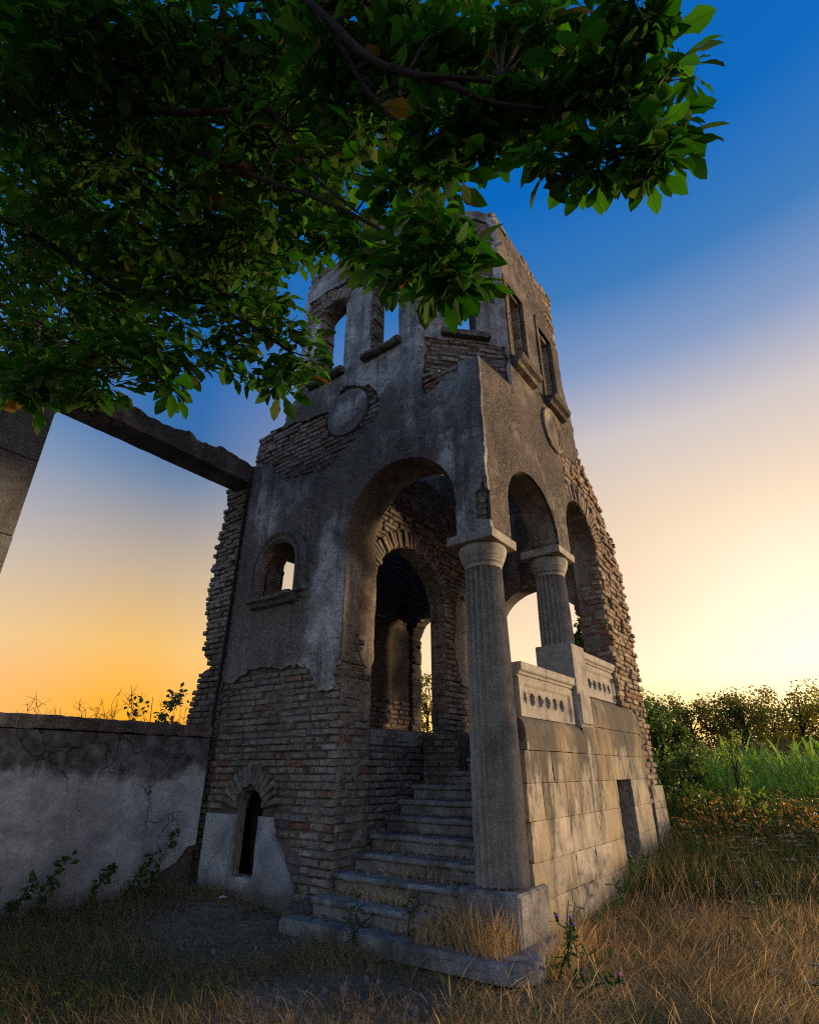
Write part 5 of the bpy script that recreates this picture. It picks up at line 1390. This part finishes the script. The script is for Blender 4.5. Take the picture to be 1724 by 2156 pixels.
# weeds between the meadow and the corn
M['weed'] = mat_leaf('weed_leaf', [(0, (.04, .075, .014)), (.6, (.075, .11, .022)), (.85, (.12, .11, .03)), (.95, (.18, .10, .035)), (1, (.36, .17, .03))], [(0, (.09, .16, .02)), (.7, (.17, .21, .03)), (.93, (.25, .16, .03)), (1, (.6, .3, .03))], .4)
M['rust'] = mat_leaf('autumn_leaf', [(0, (.10, .10, .02)), (.35, (.20, .09, .03)), (.6, (.30, .15, .035)), (.9, (.36, .22, .04)), (1, (.16, .08, .04))], [(0, (.2, .2, .02)), (.5, (.4, .16, .03)), (1, (.6, .34, .04))], .45)


def weeds():
    r = np.random.default_rng(12)
    P = ground_points(2600, 8.3, 12.6, .36, .86, 110); C = P + np.column_stack([0 * P[:, 0], 0 * P[:, 0], r.uniform(.1, .78, len(P)) * np.interp(cam_fr(P[:, 0], P[:, 1])[0], [8, 9.4, 12.6], [.35, 1, 1.15])])
    v, q = leaf_cloud(r, C, np.full(len(C), .13), 42000, .055)
    set_props(link('weeds', mesh_np('weeds', v, None, q, mats=[M['weed']])), 'tangle of green and rusty weeds before the corn', None, None, 'stuff')
    P2 = ground_points(26000, 6.6, 12.5, .33, .9, 111)
    blades('weed_stalks', P2, r.uniform(.25, .8, len(P2)) * np.interp(cam_fr(P2[:, 0], P2[:, 1])[0], [6.6, 9], [.6, 1.1]), r.uniform(.004, .008, len(P2)), r.uniform(.2, .9, len(P2)), 'tall green grass and stalks behind the meadow', M['green'], .5, 7)
    P3 = ground_points(9000, 6.4, 12.0, .33, .9, 112)
    blades('dry_stalks', P3, r.uniform(.3, .75, len(P3)) * np.interp(cam_fr(P3[:, 0], P3[:, 1])[0], [6.4, 9], [.6, 1.0]), r.uniform(.003, .006, len(P3)), r.uniform(.2, 1.0, len(P3)), 'brown dry stalks among the weeds', M['straw'], .5, 8)


weeds()
for i, (D, az, z, lb) in enumerate(((9.2, -12.2, .95, 'bramble with bright orange leaves at the foot of the tower corner'), (9.6, -9.2, .8, 'bramble with rusty leaves in the middle of the weeds'), (9.8, -5.0, .85, 'bramble with yellow leaves below the light sapling'), (9.2, -1.8, .8, 'bramble with yellow orange leaves before the right part of the corn'), (8.7, -9.9, .55, 'low bramble with brown leaves nearest the meadow'))):
    r = np.random.default_rng(300 + i); base = wp(D, az); T = thing('bramble', tuple(base), lb, 'bush', 'brambles among the weeds')
    pts = [base + [r.normal(0, .35), r.normal(0, .3), r.uniform(.2, z)] for _ in range(26)]
    link('stem', mesh_np('stem', *join_np([tube_np([base, (base + p) / 2 + [0, 0, .12], p], [.006, .005, .003], 4) for p in pts]), mats=[M['bark']]), T)
    v, q = leaf_cloud(r, pts, np.full(26, .13), 330, .05); link('leaves', mesh_np('leaves', v, None, q, mats=[M['rust']]), T)

# white umbels
def umbel_proto(seed):
    r = np.random.default_rng(seed); T = thing('wild_carrot', (0, 0, 0), None, None)
    top = np.array([r.normal(0, .05), r.normal(0, .05), 1.0]); parts = [tube_np([(0, 0, 0), top * [.4, .4, .5], top], [.006, .005, .004], 4)]
    hv = []
    ends = [top + [.075 * math.cos(a) * q, .075 * math.sin(a) * q, .03 - .015 * q] for q in (.35, .75, 1) for a in np.arange(0, 6.28, .9 / (q + .2)) + r.random()]
    for e in ends: parts.append(tube_np([top - [0, 0, .03], e], [.002, .0015], 3))
    link('stem', mesh_np('stem', *join_np(parts), mats=[M['green']]), T)
    disc = np.array([(0, 0, .003)] + [(math.cos(a), math.sin(a), 0) for a in np.arange(0, 6.2, 1.05)]); dt = [(0, i, i % 6 + 1) for i in range(1, 7)]
    v, q, _ = scatter(disc, dt, np.array(ends), rot_from(np.column_stack([r.normal(0, .2, len(ends)), r.normal(0, .2, len(ends)), np.ones(len(ends))]), r.random(len(ends)) * 6), r.uniform(.008, .014, len(ends)))
    link('flower_head', mesh_np('flower_head', v, None, q, mats=[M['petal']]), T)
    return T


b = NB('white_petal'); M['petal'] = b.leafy((.42, .38, .22), (.42, .38, .22), .3, .8)


def umbels():
    r = np.random.default_rng(21); ct, st = math.cos(R(36.5)), math.sin(R(36.5))
    protos = [umbel_proto(s) for s in range(3)]
    spots = [(r.uniform(5.4, 8.6), None) for _ in range(75)]
    pts = [(f, s) for f, s in [(f, r.uniform(.52, .80) * f) for f, _ in spots]]
    pts += [(4.35, 2.2), (4.1, 2.6), (3.9, 2.3), (4.9, 2.75), (3.3, 2.0), (5.0, 2.35), (3.6, 1.95)]
    for i, (f, s) in enumerate(pts):
        x, y = s * ct - f * st, s * st + f * ct
        p = protos[i % 3]
        if i < 3: o = p; ch = list(p.children)
        else:
            o = p.copy(); COL.objects.link(o)
            for c in p.children:
                k = c.copy(); COL.objects.link(k); k.parent = o
        o.location = (x, y, float(gz(x, y))); h = r.uniform(.42, .68) if i < 75 else r.uniform(.25, .4)
        o.scale = (h * 1.15 + .2, h * 1.15 + .2, h); o.rotation_euler = (r.normal(0, .06), r.normal(0, .06), r.random() * 6)
        if i < 75: set_props(o, 'thin tall stalk with a flat cream flower head in the far meadow before the weeds', 'wildflower', 'wild carrot flowers in the far meadow')
        else: set_props(o, 'short stalk with a flat cream flower head standing alone in the near dry grass', 'wildflower', 'wild carrot flowers in the near grass')


umbels()

# thistles
M['thistle'] = mat_leaf('thistle_leaf', [(0, (.025, .055, .02)), (1, (.05, .09, .03))], [(0, (.05, .12, .02)), (1, (.1, .18, .03))], .3)
b = NB('purple_flower'); M['purple'] = b.fin((.34, .10, .36), .8)


def thistle(pts, label, n, seed, heads=2, branch=3, lsize=.09):
    r = np.random.default_rng(seed); p = smooth_path(pts, 6); T = thing('thistle', tuple(pts[0]), label, 'thistle', 'thistles in the dry grass')
    parts = [tube_np(p, np.linspace(.008, .003, len(p)), 5)]; anc = [p]
    ends = [p[-1]]
    for k in range(branch):
        i = r.integers(len(p) // 3, len(p) - 2); e = p[i] + np.array([r.normal(0, .1), r.normal(0, .1), r.uniform(.10, .28)])
        bp = smooth_path([p[i], (p[i] + e) / 2 + r.normal(0, .02, 3), e], 4); parts.append(tube_np(bp, np.linspace(.005, .0025, len(bp)), 4)); anc.append(bp); ends.append(e)
    link('stem', mesh_np('stem', *join_np(parts), mats=[M['thistle']]), T)
    A = np.concatenate(anc); k = r.integers(0, len(A), n)
    tl = np.array([(0, 0, 0), (.25, .12, .03), (.3, .05, .02), (.5, .2, .06), (.55, .06, .02), (.75, .15, .05), (1, 0, 0), (.75, -.15, .05), (.55, -.06, .02), (.5, -.2, .06), (.3, -.05, .02), (.25, -.12, .03)])
    tt = [(0, 1, 11), (1, 2, 11), (2, 10, 11), (2, 3, 4), (2, 4, 10), (4, 8, 10), (8, 9, 10), (4, 5, 6), (4, 6, 8), (6, 7, 8)]
    nn = np.column_stack([r.normal(0, .7, n), r.normal(0, .7, n), np.full(n, .8)])
    v, q, _ = scatter(tl, tt, A[k], rot_from(nn, r.random(n) * 6.3), r.uniform(lsize * .6, lsize * 1.4, n))
    link('leaves', mesh_np('leaves', v, None, q, mats=[M['thistle']]), T)
    for e in ends[:heads]:
        lathe('bud', e[0], e[1], [(e[2], .003), (e[2] + .008, .012), (e[2] + .02, .013), (e[2] + .03, .008)], M['thistle'], T, 10)
        lathe('flower', e[0], e[1], [(e[2] + .028, .007), (e[2] + .04, .014), (e[2] + .048, .012)], M['purple'], T, 10)


gp3 = lambda x, y, z=0: (x, y, float(gz(x, y)) + z)
thistle([gp3(-2.08, 5.35), gp3(-2.02, 5.55, .12), gp3(-1.95, 6.0, .22), gp3(-1.9, 6.5, .42)], 'leaning thistle with a purple head against the podium stones', 46, 1, 2, 4)
thistle([gp3(-1.88, 4.12), gp3(-1.85, 4.2, .14), gp3(-1.82, 4.35, .27)], 'dark bushy thistle beside the rounded end of the bottom slab', 60, 2, 3, 4, .075)
thistle([gp3(-1.72, 4.0), gp3(-1.6, 4.08, .08), gp3(-1.48, 4.15, .10)], 'low sprawling thistle right of the bottom slab', 50, 3, 1, 3, .07)
thistle([gp3(-1.67, 7.6), gp3(-1.66, 7.62, .25), gp3(-1.64, 7.65, .52)], 'upright thistle standing alone before the rear buttress', 46, 4, 2, 2, .08)
thistle([gp3(-.98, 6.4), gp3(-.96, 6.42, .15), gp3(-.95, 6.44, .30)], 'small dark thistle in the open dry meadow', 40, 5, 1, 3, .08)
thistle([gp3(-3.35, 3.82), gp3(-3.33, 3.8, .12), gp3(-3.3, 3.78, .26)], 'small green weed sprouting before the bottom slab', 36, 6, 0, 3, .07)
thistle([(-2.98, 4.03, .13), (-2.97, 4.0, .2), (-2.95, 4.0, .3)], 'small green weed growing on the bottom slab', 26, 7, 0, 2, .06)

# climbing weeds at the foot of the left wall
for i, (y, h, lb) in enumerate(((2.45, .42, 'short leafy weed at the far left foot of the wall'), (2.68, .62, 'tall leafy weed against the left part of the wall'), (3.08, .45, 'slim leafy weed near the middle of the wall foot'), (3.45, .5, 'bushy nettle at the wall foot left of the bare patch'), (3.68, .75, 'leaning weed climbing beside the broken render'))):
    r = np.random.default_rng(400 + i); bz = (-6.0, y, float(gz(-6.0, y))); T = thing('leafy_weed', bz, lb, 'weed', 'weeds along the foot of the wall')
    h *= .72; top = np.array(bz) + [.05, .18 + r.normal(0, .05), h]; p = smooth_path([bz, (np.array(bz) + top) / 2 + [.04, -.03, .02], top], 6)
    link('stem', mesh_np('stem', *tube_np(p, np.linspace(.006, .002, len(p)), 5), mats=[M['thistle']]), T)
    v, q = leaf_cloud(r, p, np.full(len(p), .055), 75, .065); link('leaves', mesh_np('leaves', v, None, q, mats=[M['dark_leaf']]), T)

# ---- behind the wall: a sapling and dry brush
tree('sapling', (-7.85, 4.5, .9), 1.55, .8, 420, .09, 'young leafy sapling showing above the left wall beside the tower', 'sapling', M['dark_leaf'], None, .016, .35, 250, 14, .2)


def dry_brush(base, H, W, label, seed):
    r = np.random.default_rng(seed); T = thing('dry_brush', tuple(base), label, 'dry bush', 'dry brush behind the wall'); base = np.array(base, float); parts = []
    for _ in range(16):
        a = r.random() * 6.3; d = np.array([math.cos(a) * W * r.uniform(.2, 1), math.sin(a) * W * r.uniform(.2, 1), H * r.uniform(.7, 1)])
        p = smooth_path([base, base + d * [.3, .3, .55], base + d + r.normal(0, .04, 3)], 4); parts.append(tube_np(p, np.linspace(.008, .003, len(p)), 3))
        for _ in range(9):
            i = r.integers(len(p) // 2, len(p)); e = p[i] + r.normal(0, .09, 3) + [0, 0, .1]; parts.append(tube_np([p[i], (p[i] + e) / 2 + r.normal(0, .012, 3), e], [.0038, .003, .002], 3))
            for _ in range(3):
                g = (p[i] * .4 + e * .6) + r.normal(0, .05, 3) + [0, 0, .03]; parts.append(tube_np([p[i] * .4 + e * .6, g], [.003, .002], 3))
    link('twigs', mesh_np('twigs', *join_np(parts), mats=[M['tassel']]), T)


for i, (x, y, H, W, lb) in enumerate(((-8.6, 2.85, 2.1, .55, 'dense dry brush at the left end behind the wall'), (-8.4, 3.3, 1.95, .4, 'thin dry brush behind the wall right of the dense one'), (-8.2, 3.9, 2.02, .5, 'dry brush behind the middle of the wall'), (-8.0, 4.15, 2.12, .35, 'tall dry brush next to the sapling behind the wall'), (-7.75, 4.85, 2.05, .35, 'dry brush between the sapling and the broken brick stub'))):
    dry_brush((x, y, .0), H, W, lb, 500 + i)

# scrap of litter by the niche
b = NB('paper_scrap'); pm_ = b.fin((.55, .58, .6), .7)
g = np.linspace(-1, 1, 5); X, Y = np.meshgrid(g, g, indexing='ij'); Z = .3 * fbm(X * 2, Y * 2, 0, 3, 3)
V = np.stack([X * .035, Y * .028, Z * .1], -1).reshape(-1, 3); q = [(i * 5 + j, (i + 1) * 5 + j, (i + 1) * 5 + j + 1, i * 5 + j + 1) for i in range(4) for j in range(4)]
o = link('paper_scrap', mesh_np('paper_scrap', V, q, mats=[pm_])); o.location = (-5.25, 4.05, float(gz(-5.25, 4.05)) + .03)
set_props(o, 'crumpled pale scrap of paper on the soil below the niche', 'litter')
